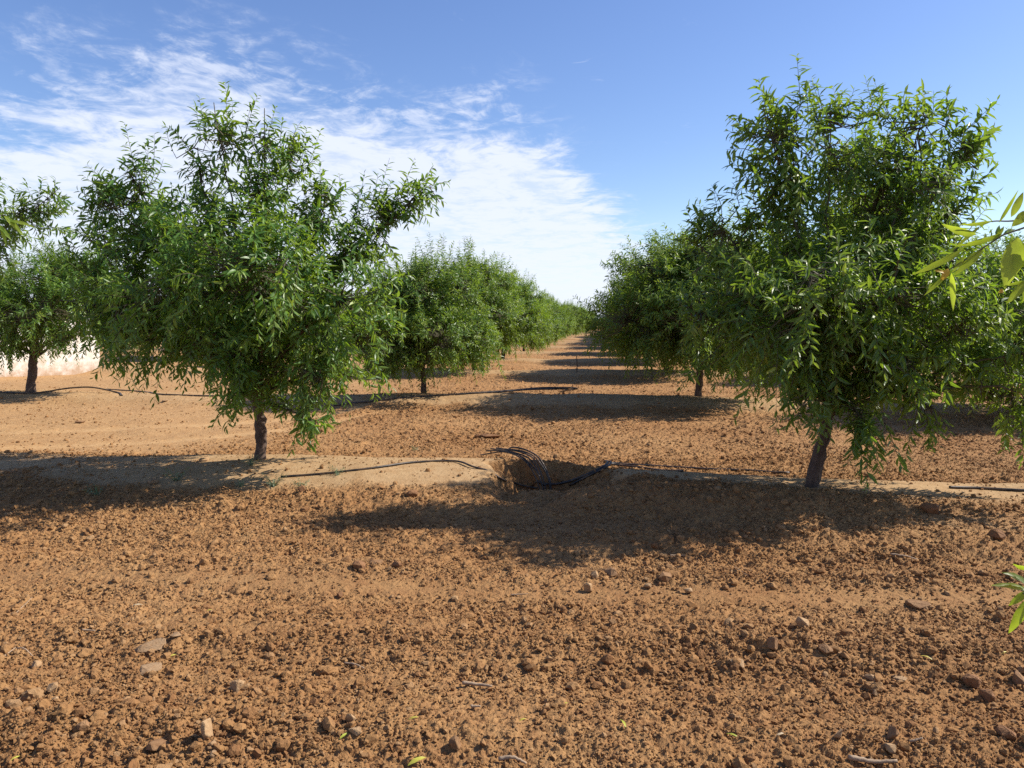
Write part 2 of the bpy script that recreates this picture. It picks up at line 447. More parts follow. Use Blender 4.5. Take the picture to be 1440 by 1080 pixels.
# ------------------------------------------------------------------ ground: one sheet, finely meshed near by, out to the horizon
def grid_faces(nr, nc):
    i = np.arange(nr - 1)[:, None] * nc + np.arange(nc - 1)[None, :]
    return np.stack([i, i + 1, i + nc + 1, i + nc], -1).reshape(-1, 4)
ys = [1.3]
while ys[-1] < 130: ys.append(ys[-1] + max(0.0065, 0.0022 * ys[-1]) * (2 if ys[-1] < 2.3 else 1 if ys[-1] < 12 else 1.5 if ys[-1] < 30 else 3))
while ys[-1] < 3500: ys.append(ys[-1] * 1.3)
ys = np.array(ys)
u = np.linspace(-1, 1, 1241)
half = 0.82 * ys + 1.3
X = u[None, :] * half[:, None]; Y = np.repeat(ys[:, None], len(u), 1)
xf, yf = X.ravel(), Y.ravel()
h, comp, tr, till, pit = macro(xf, yf)
near = yf < 45
hz = h.copy(); hz[near] += rough(xf[near], yf[near], till[near])
hz = hz * sstep(600, 150, yf)
me = mesh_from("ground", np.stack([xf, yf, hz], 1), [grid_faces(len(ys), len(u))], [m_ground], {'packed': comp * 0.95, 'track': tr * 0.9}, smooth=False)
tag(link("ground", me), kind="structure")
# the rest of the field, beside and behind the camera
gx = np.concatenate([np.linspace(-3500, -60, 14), np.linspace(-40, 40, 41), np.linspace(60, 3500, 14)])
gy = np.concatenate([np.linspace(-3500, -40, 12), np.linspace(-30, 1.28, 16), [1.29]])
X, Y = np.meshgrid(gx, gy); Z = macro(X.ravel(), Y.ravel())[0] - 0.03
me = mesh_from("field", np.stack([X.ravel(), Y.ravel(), Z], 1), [grid_faces(len(gy), len(gx))], [m_ground], {'packed': Z * 0, 'track': Z * 0})
tag(link("field", me), kind="structure")

# ------------------------------------------------------------------ clods and crumbs of soil
def hull(seed, n, squash, jag=0.25):
    r = np.random.default_rng(seed)
    pts = norm(r.normal(size=(n, 3))) * (1 - jag * r.random((n, 1))) * np.array(squash)
    bm = bmesh.new()
    for q in pts: bm.verts.new(q)
    res = bmesh.ops.convex_hull(bm, input=bm.verts)
    dead = [v for v in bm.verts if not v.link_faces]
    bmesh.ops.delete(bm, geom=dead, context='VERTS')
    bmesh.ops.triangulate(bm, faces=bm.faces)
    bmesh.ops.recalc_face_normals(bm, faces=bm.faces)
    bm.verts.ensure_lookup_table(); bm.verts.index_update()
    V = np.array([v.co[:] for v in bm.verts]); Fc = np.array([[v.index for v in f.verts] for f in bm.faces])
    bm.free(); return V, Fc

def lumpy(seed, sub, squash):
    bm = bmesh.new(); bmesh.ops.create_icosphere(bm, subdivisions=sub, radius=1)
    bm.verts.index_update()
    V = np.array([v.co[:] for v in bm.verts]); Fc = np.array([[v.index for v in f.verts] for f in bm.faces]); bm.free()
    r = np.random.default_rng(seed)
    k = r.normal(size=(9, 3)) * 2.2; ph = r.random(9) * 6.3
    d = sum(np.sin(V @ k[i] + ph[i]) for i in range(9)) / 9
    V = V * (1 + 0.42 * d[:, None] + 0.10 * r.normal(size=(len(V), 1))) * np.array(squash)
    return V, Fc

small_shapes = [hull(i, 10, (1, .85, .75), .35) for i in range(10)]
med_shapes = [hull(50 + i, 18, (1, .85, .7), .4) for i in range(10)] + [lumpy(20 + i, 2, (1, .85, .75)) for i in range(5)]
big_shapes = [lumpy(80 + i, 3, (1, .88, .72)) for i in range(8)]

def rotmats(n, r, flat=False):
    q = norm(r.normal(size=(n, 4)))
    w_, x_, y_, z_ = q.T
    return np.stack([1-2*(y_*y_+z_*z_), 2*(x_*y_-z_*w_), 2*(x_*z_+y_*w_), 2*(x_*y_+z_*w_), 1-2*(x_*x_+z_*z_), 2*(y_*z_-x_*w_),
                     2*(x_*z_-y_*w_), 2*(y_*z_+x_*w_), 1-2*(x_*x_+y_*y_)], -1).reshape(n, 3, 3)

def scatter(n, y0, y1, power, r0, r1, rp, shapes, sink, clump_seed, clump):
    r = np.random.default_rng(clump_seed)
    yy = (y0 ** power + r.random(n) * (y1 ** power - y0 ** power)) ** (1 / power) if power else np.exp(np.log(y0) + r.random(n) * np.log(y1 / y0))
    xx = (r.random(n) * 2 - 1) * (0.72 * yy + 0.7)
    h, comp, tr, till, pit = macro(xx, yy)
    dens = np.clip(0.62 + 0.65 * clump * fbm(xx * 0.9, yy * 1.7, 81, 3) + 0.4 * clump * vnoise(xx * 5, yy * 5, 19), 0, 1) * (0.07 + till ** 1.5)
    keep = r.random(n) < dens
    xx, yy, h, till = xx[keep], yy[keep], h[keep], till[keep]
    n = len(xx); hz = h + rough(xx, yy, till)
    rad = r0 + (r1 - r0) * r.random(n) ** rp
    pick = r.integers(0, len(shapes), n); M = rotmats(n, r)
    Vs, Fs, Ts, off = [], [], [], 0
    for s, (V, Fc) in enumerate(shapes):
        k = np.where(pick == s)[0]
        if not len(k): continue
        v = np.einsum('nij,vj->nvi', M[k], V) * rad[k, None, None]
        v[:, :, 2] *= 0.85
        v += np.stack([xx[k], yy[k], hz[k] + rad[k] * (0.85 - sink)], 1)[:, None, :]
        Vs.append(v.reshape(-1, 3)); Fs.append((Fc[None] + (np.arange(len(k)) * len(V))[:, None, None] + off).reshape(-1, 3))
        Ts.append(np.repeat(r.random(len(k)), len(V))); off += len(k) * len(V)
    return np.concatenate(Vs), np.concatenate(Fs), np.concatenate(Ts)

layers = [scatter(300000, 2.1, 9.0, 1.0, 0.004, 0.0105, 1.6, small_shapes, 0.45, 301, 0.9),
          scatter(140000, 2.1, 18, 0.9, 0.0085, 0.021, 1.9, med_shapes[:10] + small_shapes[:3], 0.5, 302, 1.3),
          scatter(26000, 2.2, 26, 1.15, 0.017, 0.036, 2.2, med_shapes, 0.6, 303, 1.6),
          scatter(1100, 2.6, 26, 1.3, 0.026, 0.052, 2.4, big_shapes + med_shapes[:6], 0.72, 304, 3.2)]
off = 0; Vs, Fs, Ts = [], [], []
for V, Fc, tt in layers:
    Vs.append(V); Fs.append(Fc + off); Ts.append(tt); off += len(V)
me = mesh_from("soil_clods", np.concatenate(Vs), [np.concatenate(Fs)], [m_clod], {'tint': np.concatenate(Ts)})
tag(link("soil_clods", me), "crumbs and small clods of red brown soil strewn over the tilled ground", "soil clods", kind="stuff")
del layers, Vs, Fs, Ts

# ------------------------------------------------------------------ leaves
LT = np.array([[0, 2, 1], [0, 3, 2], [1, 2, 5], [1, 5, 4], [2, 3, 6], [2, 6, 5], [4, 5, 7], [5, 6, 7]])
def leaves(pos, d, nrm, L, W, bend, fold=0.22):
    n = nrm - d * np.sum(nrm * d, 1, keepdims=True); n = norm(n); s = np.cross(d, n)
    L, W, bend = L[:, None], W[:, None], bend[:, None]
    def c(tt): return pos + d * L * tt - n * bend * L * tt * tt
    c1, c2 = c(0.32), c(0.68)
    up = n * W * fold
    V = np.stack([pos, c1 - s * W * .5 + up, c1, c1 + s * W * .5 + up, c2 - s * W * .4 + up, c2, c2 + s * W * .4 + up, c(1.0)], 1)
    Fc = LT[None] + (np.arange(len(pos)) * 8)[:, None, None]
    return V.reshape(-1, 3), Fc.reshape(-1, 3)

UP = np.array([0, 0, 1.0])
def grow_shoots(O, D, L, grav, r, leaf_len=0.104, gap=0.0198, S=6, thick=1.0, young=0.25, fresh=0.30):
    """shoots from O along D with leaves; returns twig geometry and leaf geometry"""
    N = len(O); tt = np.linspace(0, 1, S)[None, :, None]
    curl = norm(r.normal(size=(N, 3)))[:, None, :] * 0.10
    P = O[:, None] + D[:, None] * L[:, None, None] * tt + (np.array([0, 0, -1.0]) * grav[:, None, None] + curl) * L[:, None, None] * tt ** 2
    R = (0.0036 - 0.0025 * np.linspace(0, 1, S)[None, :]) * np.ones((N, 1)) * thick
    tv, tq = tubes(P, R, 3)
    M = int(np.ceil(L.max() / gap)); k = np.arange(M)[None, :]
    tl = (k + r.random((N, 1))) * gap / L[:, None]
    ok = (tl < 1.0) & (r.random((N, M)) < 0.96)
    si, li = np.where(ok); t1 = tl[si, li][:, None]
    tang = norm(D[si] + 2 * t1 * (np.array([0, 0, -1.0]) * grav[si, None] + curl[si, 0]))
    pos = O[si] + D[si] * L[si, None] * t1 + (np.array([0, 0, -1.0]) * grav[si, None] + curl[si, 0]) * L[si, None] * t1 ** 2
    ref = np.where(np.abs(tang[:, 2:3]) > 0.9, np.array([1.0, 0, 0]), UP)
    a = norm(np.cross(tang, ref)); b = np.cross(tang, a)
    phi = li * 2.399 + (r.random(N) * 6.28)[si] + 0.35 * r.normal(size=len(si))
    rad = a * np.cos(phi)[:, None] + b * np.sin(phi)[:, None]
    d = norm(tang * (0.45 + 0.35 * t1) + rad * 0.85 + np.array([0, 0, -0.32]) + 0.20 * r.normal(size=(len(si), 3)))
    nr = norm(tang * 0.7 + UP * 0.65 + 0.35 * r.normal(size=(len(si), 3)))
    tip = np.clip((t1[:, 0] - 0.72) / 0.28, 0, 1)
    ll = leaf_len * (0.72 + 0.5 * r.random(len(si))) * (1 - 0.45 * tip)
    ww = ll * (0.22 + 0.09 * r.random(len(si)))
    lv, lf = leaves(pos, d, nr, ll, ww, 0.10 + 0.22 * r.random(len(si)))
    tint = np.clip(fresh + 0.22 * r.normal(size=len(si)) + young * tip + (0.18 * r.normal(size=N))[si], 0, 1)
    tint[r.random(len(si)) < 0.02] = 1.0
    return tv, tq, lv, lf, np.repeat(tint, 8)

def shoot_field(lobes, r, dens, limb_pts, Lmul=1.0, spurs=True):
    O, D, L, G, A0 = [], [], [], [], []
    for li, lb in enumerate(lobes):
        c, rr = np.array(lb[0]), np.array(lb[1]); k = lb[2] if len(lb) > 2 else 1.0
        n = max(3, int(dens * k * 4 * (rr[0]*rr[1] + rr[1]*rr[2] + rr[0]*rr[2]) / 3))
        m = max(3, int(round(7.5 * k * (rr[0]*rr[1] + rr[1]*rr[2] + rr[0]*rr[2]) / 3 * 4)))
        uc = norm(r.normal(size=(m, 3))); sc_ = 0.35 + 0.50 * r.random((m, 1)) ** .5
        cc = c + uc * rr * sc_; w_ = 0.4 + r.random(m); w_ /= w_.sum()
        j = r.choice(m, n, p=w_); loose = r.random(n) < 0.22
        sub_r = np.minimum(0.17, 0.42 * rr.min())
        v = norm(r.normal(size=(n, 3)))
        uf = norm(r.normal(size=(n, 3)))
        o = np.where(loose[:, None], c + uf * rr * (0.25 + 0.55 * r.random((n, 1))), cc[j] + v * sub_r * r.random((n, 1)) ** .5)
        u = np.where(loose[:, None], uf, norm(uc[j] + 0.75 * v))
        up = np.where(u[:, 2] > -0.3, 0.7, -0.25)
        out = norm(c * np.array([1, 1, 0]) + 1e-6) * 0.25
        d = norm(0.85 * u + up[:, None] * UP + out + 0.30 * r.normal(size=(n, 3)))
        size = np.minimum(1.0, rr.mean() / 0.5)
        l = (0.20 + 0.30 * r.random(n) ** 1.4) * size * Lmul
        l = np.where((u[:, 2] > 0.45) & (r.random(n) < 0.25), l * 1.25, l)
        g = np.where(u[:, 2] > 0.1, 0.05 + 0.22 * r.random(n), 0.22 + 0.42 * r.random(n))
        lp = limb_pts[li]
        anch = lp[30 + np.argmin(np.linalg.norm(o[:, None] - lp[None, 30:], axis=2) + 0.08 * r.random((n, len(lp) - 30)), axis=1)]
        O.append(o); D.append(d); L.append(l); G.append(g); A0.append(anch)
        if spurs:
            ns = int(16 + 26 * min(1.0, rr.mean() / .5)); q = lp[(80 * (0.30 + 0.69 * r.random(ns))).astype(int)]
            O.append(q); D.append(norm(norm(r.normal(size=(ns, 3))) + np.array([0, 0, .35]))); L.append(0.14 + 0.16 * r.random(ns)); G.append(np.full(ns, .2)); A0.append(q - np.array([0, 0, .005]))
    return map(np.concatenate, (O, D, L, G, A0))

def tree_meshes(name, lobes, seed, dens, fork, trunk_r=0.075, shoots=(), leaf_len=0.104, gap=0.0198, young=0.25, limb_r=0.026, fresh=0.30):
    """returns [(part name, mesh)]; lobes = [(centre, radii, density)] in metres from the trunk's foot"""
    r = np.random.default_rng(seed)
    fork = np.array(fork, float)
    out = []
    # trunk
    path = smooth_path([(0, 0, -0.12), (0.0, 0, 0.0), tuple(fork * np.array([.35, .35, .5]) + np.array([0.02, 0, 0])), tuple(fork)], 14)
    path[4:-1] += 0.006 * r.normal(size=(len(path) - 5, 3))
    R = np.interp(np.linspace(0, 1, 14), [0, .12, .3, 1], [1.75, 1.18, 1.0, 0.92]) * trunk_r * (1 + 0.05 * r.normal(size=14))
    V, Q = tubes(path[None], R[None], 14)
    V = V + 0.006 * r.normal(size=V.shape) * np.array([1, 1, 0.2])
    out.append(("trunk", mesh_from(name + "_trunk", V, [Q], [m_bark], smooth=True)))
    # limbs: one for each lobe, rising out of the fork
    limb_pts = []; limb_meshes = []
    big = sorted(range(len(lobes)), key=lambda i: -np.prod(lobes[i][1]) * (1 if lobes[i][0][2] > fork[2] else 0.1))[:6]
    for i, lb in enumerate(lobes):
        c = np.array(lb[0]); a = fork - np.array([0, 0, 0.12 * r.random()])
        midp = 0.5 * (a + c) + np.array([0, 0, 0.20 * np.linalg.norm(c[:2] - a[:2])]) + 0.08 * r.normal(size=3)
        top = c + (c - midp) * 0.25
        pt = bez(a, midp, top, 16)
        pt[1:] += 0.012 * r.normal(size=(15, 3))
        limb_pts.append(bez(a, midp, top, 80))
        rad = np.linspace(1.0, 0.22, 16) * limb_r * (0.7 + 0.6 * (i in big))
        V, Q = tubes(pt[None], rad[None], 8)
        limb_meshes.append((i in big, V, Q))
    for j in range(len(limb_meshes)):
        if limb_meshes[j][0]:
            out.append(("limb", mesh_from(name + "_limb", limb_meshes[j][1], [limb_meshes[j][2]], [m_bark], smooth=True)))
    O, D, L, G, A0 = shoot_field(lobes, r, dens, limb_pts)
    if len(shoots):
        sh = np.array(shoots, float)      # root xyz, tip xyz, sag
        d = (sh[:, 3:6] - sh[:, :3]) * .93; l = np.linalg.norm(d, axis=1)
        O = np.concatenate([O, sh[:, :3]]); D = np.concatenate([D, norm(d + np.array([0, 0, 1]) * (sh[:, 6] * l)[:, None])])
        L = np.concatenate([L, l]); G = np.concatenate([G, sh[:, 6]])
        best = []
        allp = np.concatenate(limb_pts)
        for q in sh[:, :3]: best.append(allp[np.argmin(np.linalg.norm(allp - q, axis=1))])
        A0 = np.concatenate([A0, np.array(best)])
    tv, tq, lv, lf, tint = grow_shoots(O, D, L, G, r, leaf_len, gap, young=young, fresh=fresh)
    # twigs from limb to each shoot
    midp = 0.5 * (A0 + O) + 0.05 * r.normal(size=O.shape) - np.array([0, 0, 0.03])
    P = np.stack([A0, midp, O], 1); Rt = np.array([[0.0065, 0.0048, 0.0032]]) * np.ones((len(O), 1))
    bv, bq = tubes(P, Rt, 3)
    Vs = [lv, tv, bv]; off1, off2 = len(lv), len(lv) + len(tv)
    extra = [(v, q) for b_, v, q in limb_meshes if not b_]
    quads = [tq + off1, bq + off2]; off = off2 + len(bv)
    for v, q in extra:
        Vs.append(v); quads.append(q + off); off += len(v)
    quads = np.concatenate(quads); V = np.concatenate(Vs)
    mi = np.concatenate([np.zeros(len(lf)), np.ones(len(quads))])
    tn = np.zeros(len(V)); tn[:len(tint)] = tint
    out.append(("crown", mesh_from(name + "_crown", V, [lf, quads], [m_leaf, m_twig], {'tint': tn}, mat_idx=mi)))
    print("TREE", name, "leaves", len(lf) // 8, "shoots", len(O))
    return out

def plant_tree(parts, loc, rot, scale, label, group, name="almond_tree"):
    root = bpy.data.objects.new(name, None); COL.objects.link(root)
    root.empty_display_size = 0.3
    root.location = tuple(float(v) for v in loc); root.rotation_euler = (0, 0, rot)
    root.scale = (scale,) * 3 if np.isscalar(scale) else tuple(scale)
    tag(root, label, "tree", group)
    for nm, me in parts: link(nm, me, root)
    return root

GROUP_FRONT = "almond trees of the front cross row"
GROUP_LEFT = "almond trees in the row left of the central aisle"
GROUP_RIGHT = "almond trees in the row right of the central aisle"
GROUP_FAR_LEFT = "almond trees in the rows left of the central rows"
GROUP_FAR_RIGHT = "almond trees in the rows right of the central rows"

def px_lobes(base, Y, spec):
    out = []
    for s in spec:
        cx, cy, rx, ry, dy = s[:5]; k = s[5] if len(s) > 5 else 1.0
        m = (Y + dy) / F
        c = at(cx, cy, Y + dy) - base
        a_, b_ = max(rx * m - 0.055, .10), max(ry * m - 0.055, .10)
        out.append((c, (a_, min(a_, 0.70) * 0.95 + 0.04, b_), k))
    return out
def px_shoots(base, Y, spec, r):
    out = []
    for x0, y0, x1, y1, dy, sag in spec:
        a = at(x0, y0, Y + dy) - base; b = at(x1, y1, Y + dy + 0.15 * r.normal()) - base
        out.append((*a, *b, sag))
        for _ in range(2):
            sh_ = 0.08 * r.normal(size=3) * np.array([1, 1, .4]); out.append((*(a + sh_), *(a + sh_ + (b - a) * (.50 + .25 * r.random()) + .05 * r.normal(size=3)), sag))
    return out

# left front tree
Y1 = 7.72
b1 = np.array([(362 - CX) / F * Y1, Y1, 0]); b1[2] = ground_h(b1[0], b1[1])
L1 = [(362, 278, 52, 70, .1), (310, 198, 40, 46, -.1), (283, 245, 32, 36, 0, .9), (455, 292, 42, 40, .1, .8), (372, 205, 34, 40, .1, .9), (208, 304, 68, 52, .3), (160, 288, 40, 36, 0, .9), (165, 410, 75, 60, -.2), (255, 400, 90, 85, -.6),
      (230, 468, 75, 40, .3), (355, 385, 100, 95, -.85), (330, 480, 80, 50, -.5), (478, 366, 70, 46, .2, .95), (535, 325, 48, 42, .3), (578, 282, 32, 34, .3),
      (465, 430, 88, 80, -.5), (515, 475, 42, 52, 0), (440, 525, 40, 45, -.7), (335, 535, 30, 32, -.5, .8), (330, 350, 90, 70, .85), (400, 440, 100, 80, .85),
      (408, 232, 34, 40, .2, .9), (255, 430, 90, 70, .9), (432, 588, 17, 34, -.7), (122, 425, 34, 36, .1, .8), (150, 350, 52, 44, .1), (250, 345, 60, 50, -.2), (290, 290, 40, 42, .2, .9), (440, 300, 40, 40, .3, .9), (195, 262, 38, 34, .2, .85), (495, 530, 28, 30, -.3)]
S1 = [(318, 190, 322, 116, .0, 0), (290, 200, 280, 128, 0, 0), (345, 190, 358, 128, .1, 0), (375, 200, 388, 145, 0, .05), (270, 215, 225, 160, .1, .2), (190, 245, 178, 166, .2, .0),
      (215, 240, 222, 185, .2, 0), (160, 265, 115, 232, 0, .1), (150, 290, 105, 300, 0, .1), (430, 240, 458, 180, .1, .05), (420, 225, 432, 175, .1, 0), (570, 285, 622, 230, .3, .05),
      (560, 275, 590, 222, .3, 0), (530, 290, 545, 222, .3, 0), (480, 300, 478, 238, .2, 0), (500, 300, 520, 240, .2, 0), (450, 290, 452, 225, .2, 0),
      (435, 545, 418, 636, -.7, .2), (450, 540, 440, 620, -.7, .2), (425, 530, 430, 615, -.8, .2), (345, 545, 305, 605, -.5, .3), (335, 540, 325, 585, -.6, .3), (240, 480, 205, 540, .2, .3), (515, 500, 550, 545, 0, .3),
      (400, 370, 380, 470, -1.5, .3), (405, 380, 398, 460, -1.5, .3), (470, 500, 490, 575, -.6, .3), (270, 480, 250, 530, .0, .3), (500, 520, 530, 560, 0, .3), (160, 470, 180, 530, -.2, .3), (600, 275, 612, 300, .3, .3)]
r_ = np.random.default_rng(3)
tm = tree_meshes("left_front_almond", px_lobes(b1, Y1, L1), 21, 92, at(361, 560, Y1) - b1, 0.054, px_shoots(b1, Y1, S1, r_))
plant_tree(tm, b1, 0, 1, "large almond tree left of the hose pit, one long leafy arm reaching right", GROUP_FRONT)

# right front tree
Y2 = 6.5
b2 = np.array([(1148 - CX) / F * Y2, Y2, 0]); b2[2] = ground_h(b2[0], b2[1])
L2 = [(1115, 225, 68, 70, .1, 1.05), (1085, 185, 34, 50, 0), (1165, 195, 50, 55, .1), (1285, 210, 70, 62, .1, 1.05), (1345, 225, 45, 55, .1, .8), (1235, 275, 90, 62, .3, .95), (1330, 310, 55, 50, .1), (1085, 290, 45, 45, .1, .8), (1110, 390, 90, 90, 1.5), (1240, 330, 90, 90, 1.4), (1180, 250, 70, 60, 1.1, .8), (1120, 470, 70, 50, 1.5), (1315, 270, 50, 45, -.2, .9),
      (1030, 340, 62, 52, .1, .75), (990, 350, 42, 42, .2, .7), (1062, 410, 76, 70, -.2, .9), (1000, 445, 50, 52, 0), (1140, 400, 105, 95, -.6), (1245, 420, 105, 90, -.6, .85), (1325, 370, 80, 72, 0, .8),
      (1145, 488, 74, 60, -.5), (1140, 545, 36, 36, -.3), (1260, 505, 76, 56, -.4), (1216, 598, 27, 52, -.4), (1292, 562, 34, 34, -.3, .8), (1385, 500, 62, 70, .0, .9), (1435, 560, 34, 46, -.1, .8), (1470, 490, 52, 66, -.6), (1505, 560, 42, 52, -.6), (1510, 430, 55, 60, -.4),
      (1400, 430, 72, 72, .2), (1120, 420, 95, 85, .8), (1260, 440, 100, 85, .8), (1060, 470, 55, 40, .5), (1330, 470, 70, 70, -.5, .8)]
S2 = [(1100, 190, 1095, 128, .2, 0), (1120, 185, 1122, 125, -.1, 0), (1235, 175, 1240, 122, .2, 0), (1310, 175, 1318, 124, -.1, .03), (1370, 215, 1392, 178, .1, .1), (1205, 180, 1212, 138, .3, 0), (1050, 250, 1022, 215, .1, .1), (1010, 320, 972, 300, .1, .1), (1080, 165, 1062, 100, 0, .05), (1095, 170, 1072, 128, 0, .05), (1070, 180, 1028, 160, 0, .1), (1060, 200, 1016, 185, 0, .1), (1155, 160, 1140, 104, .1, 0), (1175, 165, 1178, 114, .1, 0), (1185, 175, 1203, 122, .1, .05),
      (1250, 165, 1222, 108, .1, .05), (1270, 165, 1268, 118, .1, 0), (1300, 165, 1295, 122, .1, 0), (1330, 175, 1335, 120, .1, .05), (1350, 190, 1412, 140, .1, .05), (1360, 215, 1405, 165, .1, .05), (1355, 270, 1412, 236, .1, .1),
      (1350, 290, 1405, 265, .1, .1), (985, 335, 955, 285, .2, .1), (1010, 300, 1000, 262, .1, .1), (1040, 290, 1030, 255, .1, .05), (1222, 610, 1215, 678, -.4, .2), (1230, 600, 1235, 665, -.4, .2), (1210, 590, 1195, 645, -.4, .2),
      (1290, 580, 1275, 640, -.3, .3), (1300, 580, 1310, 625, -.3, .3), (1435, 580, 1440, 655, -.1, .2), (1420, 570, 1415, 625, -.1, .3), (1445, 580, 1455, 640, -.1, .2), (1125, 570, 1105, 600, -.3, .3), (1140, 580, 1150, 625, -.4, .3), (1150, 560, 1160, 610, -.6, .3), (1000, 500, 965, 545, 0, .3)]
tm = tree_meshes("right_front_almond", px_lobes(b2, Y2, L2), 22, 92, at(1170, 565, Y2) - b2, 0.052, px_shoots(b2, Y2, S2, r_))
plant_tree(tm, b2, 0, 1, "tallest almond tree, leaning trunk on the first ridge right of the hose pit", GROUP_FRONT)

# ordinary trees of the orchard: six builds, planted over and over
def ordinary(seed, hgt, rad, skirt):
    r = np.random.default_rng(seed); lob = []
    n = 7
    for i in range(n):
        a = i / n * 6.283 + r.random() * 0.6; q = rad * (0.50 + 0.14 * r.random())
        lob.append(((math.cos(a) * q, math.sin(a) * q, hgt * (0.39 + 0.10 * r.random())), (rad * .48, rad * .48, hgt * (.19 + .03 * r.random()))))
    for i in range(6):
        a = i / 6 * 6.283 + r.random() * 0.8; q = rad * (0.30 + 0.2 * r.random())
        lob.append(((math.cos(a) * q, math.sin(a) * q, hgt * (0.64 + 0.10 * r.random())), (rad * .37, rad * .37, hgt * .15)))
    for i in range(3):
        a = i / 3 * 6.283 + r.random() * 1.5; q = rad * 0.3 * r.random()
        lob.append(((math.cos(a) * q, math.sin(a) * q, hgt * (0.80 + 0.06 * r.random())), (rad * .25, rad * .25, hgt * .11), .8))
    for i in range(skirt):
        a = r.random() * 6.283; q = rad * (0.40 + 0.40 * r.random())
        lob.append(((math.cos(a) * q, math.sin(a) * q, hgt * (0.25 + 0.06 * r.random())), (rad * .22, rad * .22, hgt * .085)))
    sh = []
    for i in range(46):
        a = r.random() * 6.283; q = rad * (0.1 + 0.7 * r.random()); z0 = hgt * (0.86 - 0.35 * (q / rad) ** 2)
        o = np.array([math.cos(a) * q, math.sin(a) * q, z0])
        tip = o + np.array([math.cos(a) * .2, math.sin(a) * .2, 0.28 + 0.50 * r.random() ** 1.6]) + 0.09 * r.normal(size=3)
        sh.append((*o, *tip, 0.05))
    for i in range(skirt + 1):
        a = r.random() * 6.283; q = rad * (0.55 + 0.25 * r.random())
        for j in range(5):
            o = np.array([math.cos(a) * q, math.sin(a) * q, hgt * .27]) + np.array([.10, .10, .06]) * r.normal(size=3)
            sh.append((*o, *(o + np.array([.04, .04, 0]) * r.normal(size=3) - np.array([0, 0, .30 + .25 * r.random()])), .1))
    # one taller tuft of upright shoots off the middle
    a = r.random() * 6.283; tx, ty = math.cos(a) * rad * .25, math.sin(a) * rad * .25
    for j in range(9):
        o = np.array([tx, ty, hgt * .88]) + np.array([.16, .16, .06]) * r.normal(size=3)
        sh.append((*o, *(o + np.array([.12, .12, .05]) * r.normal(size=3) + np.array([0, 0, .55 + .3 * r.random()])), .03))
    fork = np.array([0.08 * r.normal(), 0.08 * r.normal(), 0.62 + 0.12 * r.random()])
    return lob, sh, fork
PROTO = []
for i, (hg, rd_, sk) in enumerate([(3.1, 1.8, 4), (3.3, 1.75, 6), (3.0, 1.85, 2), (3.45, 1.75, 5), (3.2, 1.8, 5)]):
    lob, sh, fork = ordinary(400 + i, hg, rd_, sk)
    PROTO.append(tree_meshes("orchard_almond", lob, 500 + i, 80, fork, 0.06, sh, young=0.36, fresh=0.44))

def put(k, X, Y, rot, s, label, group):
    return plant_tree(PROTO[k], (X, Y, ground_h(X, Y) - 0.01), rot, s, label, group)

ORD = ["first", "second", "third", "fourth", "fifth", "sixth", "seventh", "eighth", "ninth", "tenth", "eleventh", "twelfth", "thirteenth", "fourteenth", "fifteenth", "sixteenth", "seventeenth"]
# left aisle row
rowL = [(-1.75, 15.3, 0.85), (-1.15, 23.8, 1.08), (-0.38, 32.2, 1.2)] + [(0.6 + 1.03 * i + 0.15 * math.sin(i * 2.1), 40.2 + 7.6 * i, 1.0 + 0.10 * math.sin(i * 3.3)) for i in range(13)]
for i, (X, Y, s) in enumerate(rowL):
    lab = ["bushy almond tree right behind the left front tree, skirt nearly touching the soil",
           "bright bushy almond tree, third in the row left of the aisle",
           "almond tree with a tall tuft on top, fourth in the row left of the aisle"][i] if i < 3 else "%s almond tree from the front in the row left of the aisle" % ORD[i + 1]
    put((i * 2 + 1) % 5, X, Y, 1.3 + i * 2.17, s, lab, GROUP_LEFT)
rowR = [(3.45, 14.3, 1.04), (4.4, 22.0, 1.14)] + [(5.35 + 0.895 * i + 0.15 * math.sin(i * 1.7 + 1), 29.6 + 7.6 * i, 1.0 + 0.10 * math.sin(i * 2.3)) for i in range(13)]
for i, (X, Y, s) in enumerate(rowR):
    lab = ["dark almond tree on the second ridge, just left behind the tallest tree",
           "almond tree with loose shoots over the aisle, third in the row right of it"][i] if i < 2 else "%s almond tree from the front in the row right of the aisle" % ORD[i + 1]
    put((i * 3 + 2) % 5, X, Y, 0.4 + i * 1.77, s, lab, GROUP_RIGHT)
# rows further left
b0 = np.array([-10.12, 16.2, 0]); b0[2] = ground_h(b0[0], b0[1])
L0 = [(70, 395, 62, 42, 0), (0, 400, 58, 48, .2), (130, 405, 58, 40, 0), (60, 440, 85, 40, -.8), (145, 445, 42, 36, -.2), (5, 455, 50, 32, -.4), (95, 470, 32, 18, -.6), (-50, 430, 60, 55, 0), (40, 430, 85, 45, 1.0), (100, 385, 50, 36, .9), (15, 480, 22, 22, -.5), (170, 460, 22, 26, 0)]
S0 = [(20 + 24 * i, 375, 16 + 24 * i + 8 * math.sin(i * 5), 338 + 9 * math.sin(i * 3), .2 * math.sin(i * 7), .03) for i in range(7)] + [(75, 485, 72, 512, -.6, .2), (12, 490, 14, 522, -.5, .2), (60, 475, 52, 505, -.7, .3), (105, 480, 108, 506, -.6, .3)]
tm = tree_meshes("wall_almond", px_lobes(b0, 16.2, L0), 25, 84, at(47, 500, 16.2) - b0, 0.085, px_shoots(b0, 16.2, S0, r_), young=.36)
plant_tree(tm, b0, 0, 1, "almond tree with a leaning bare trunk in front of the white wall", GROUP_FAR_LEFT)
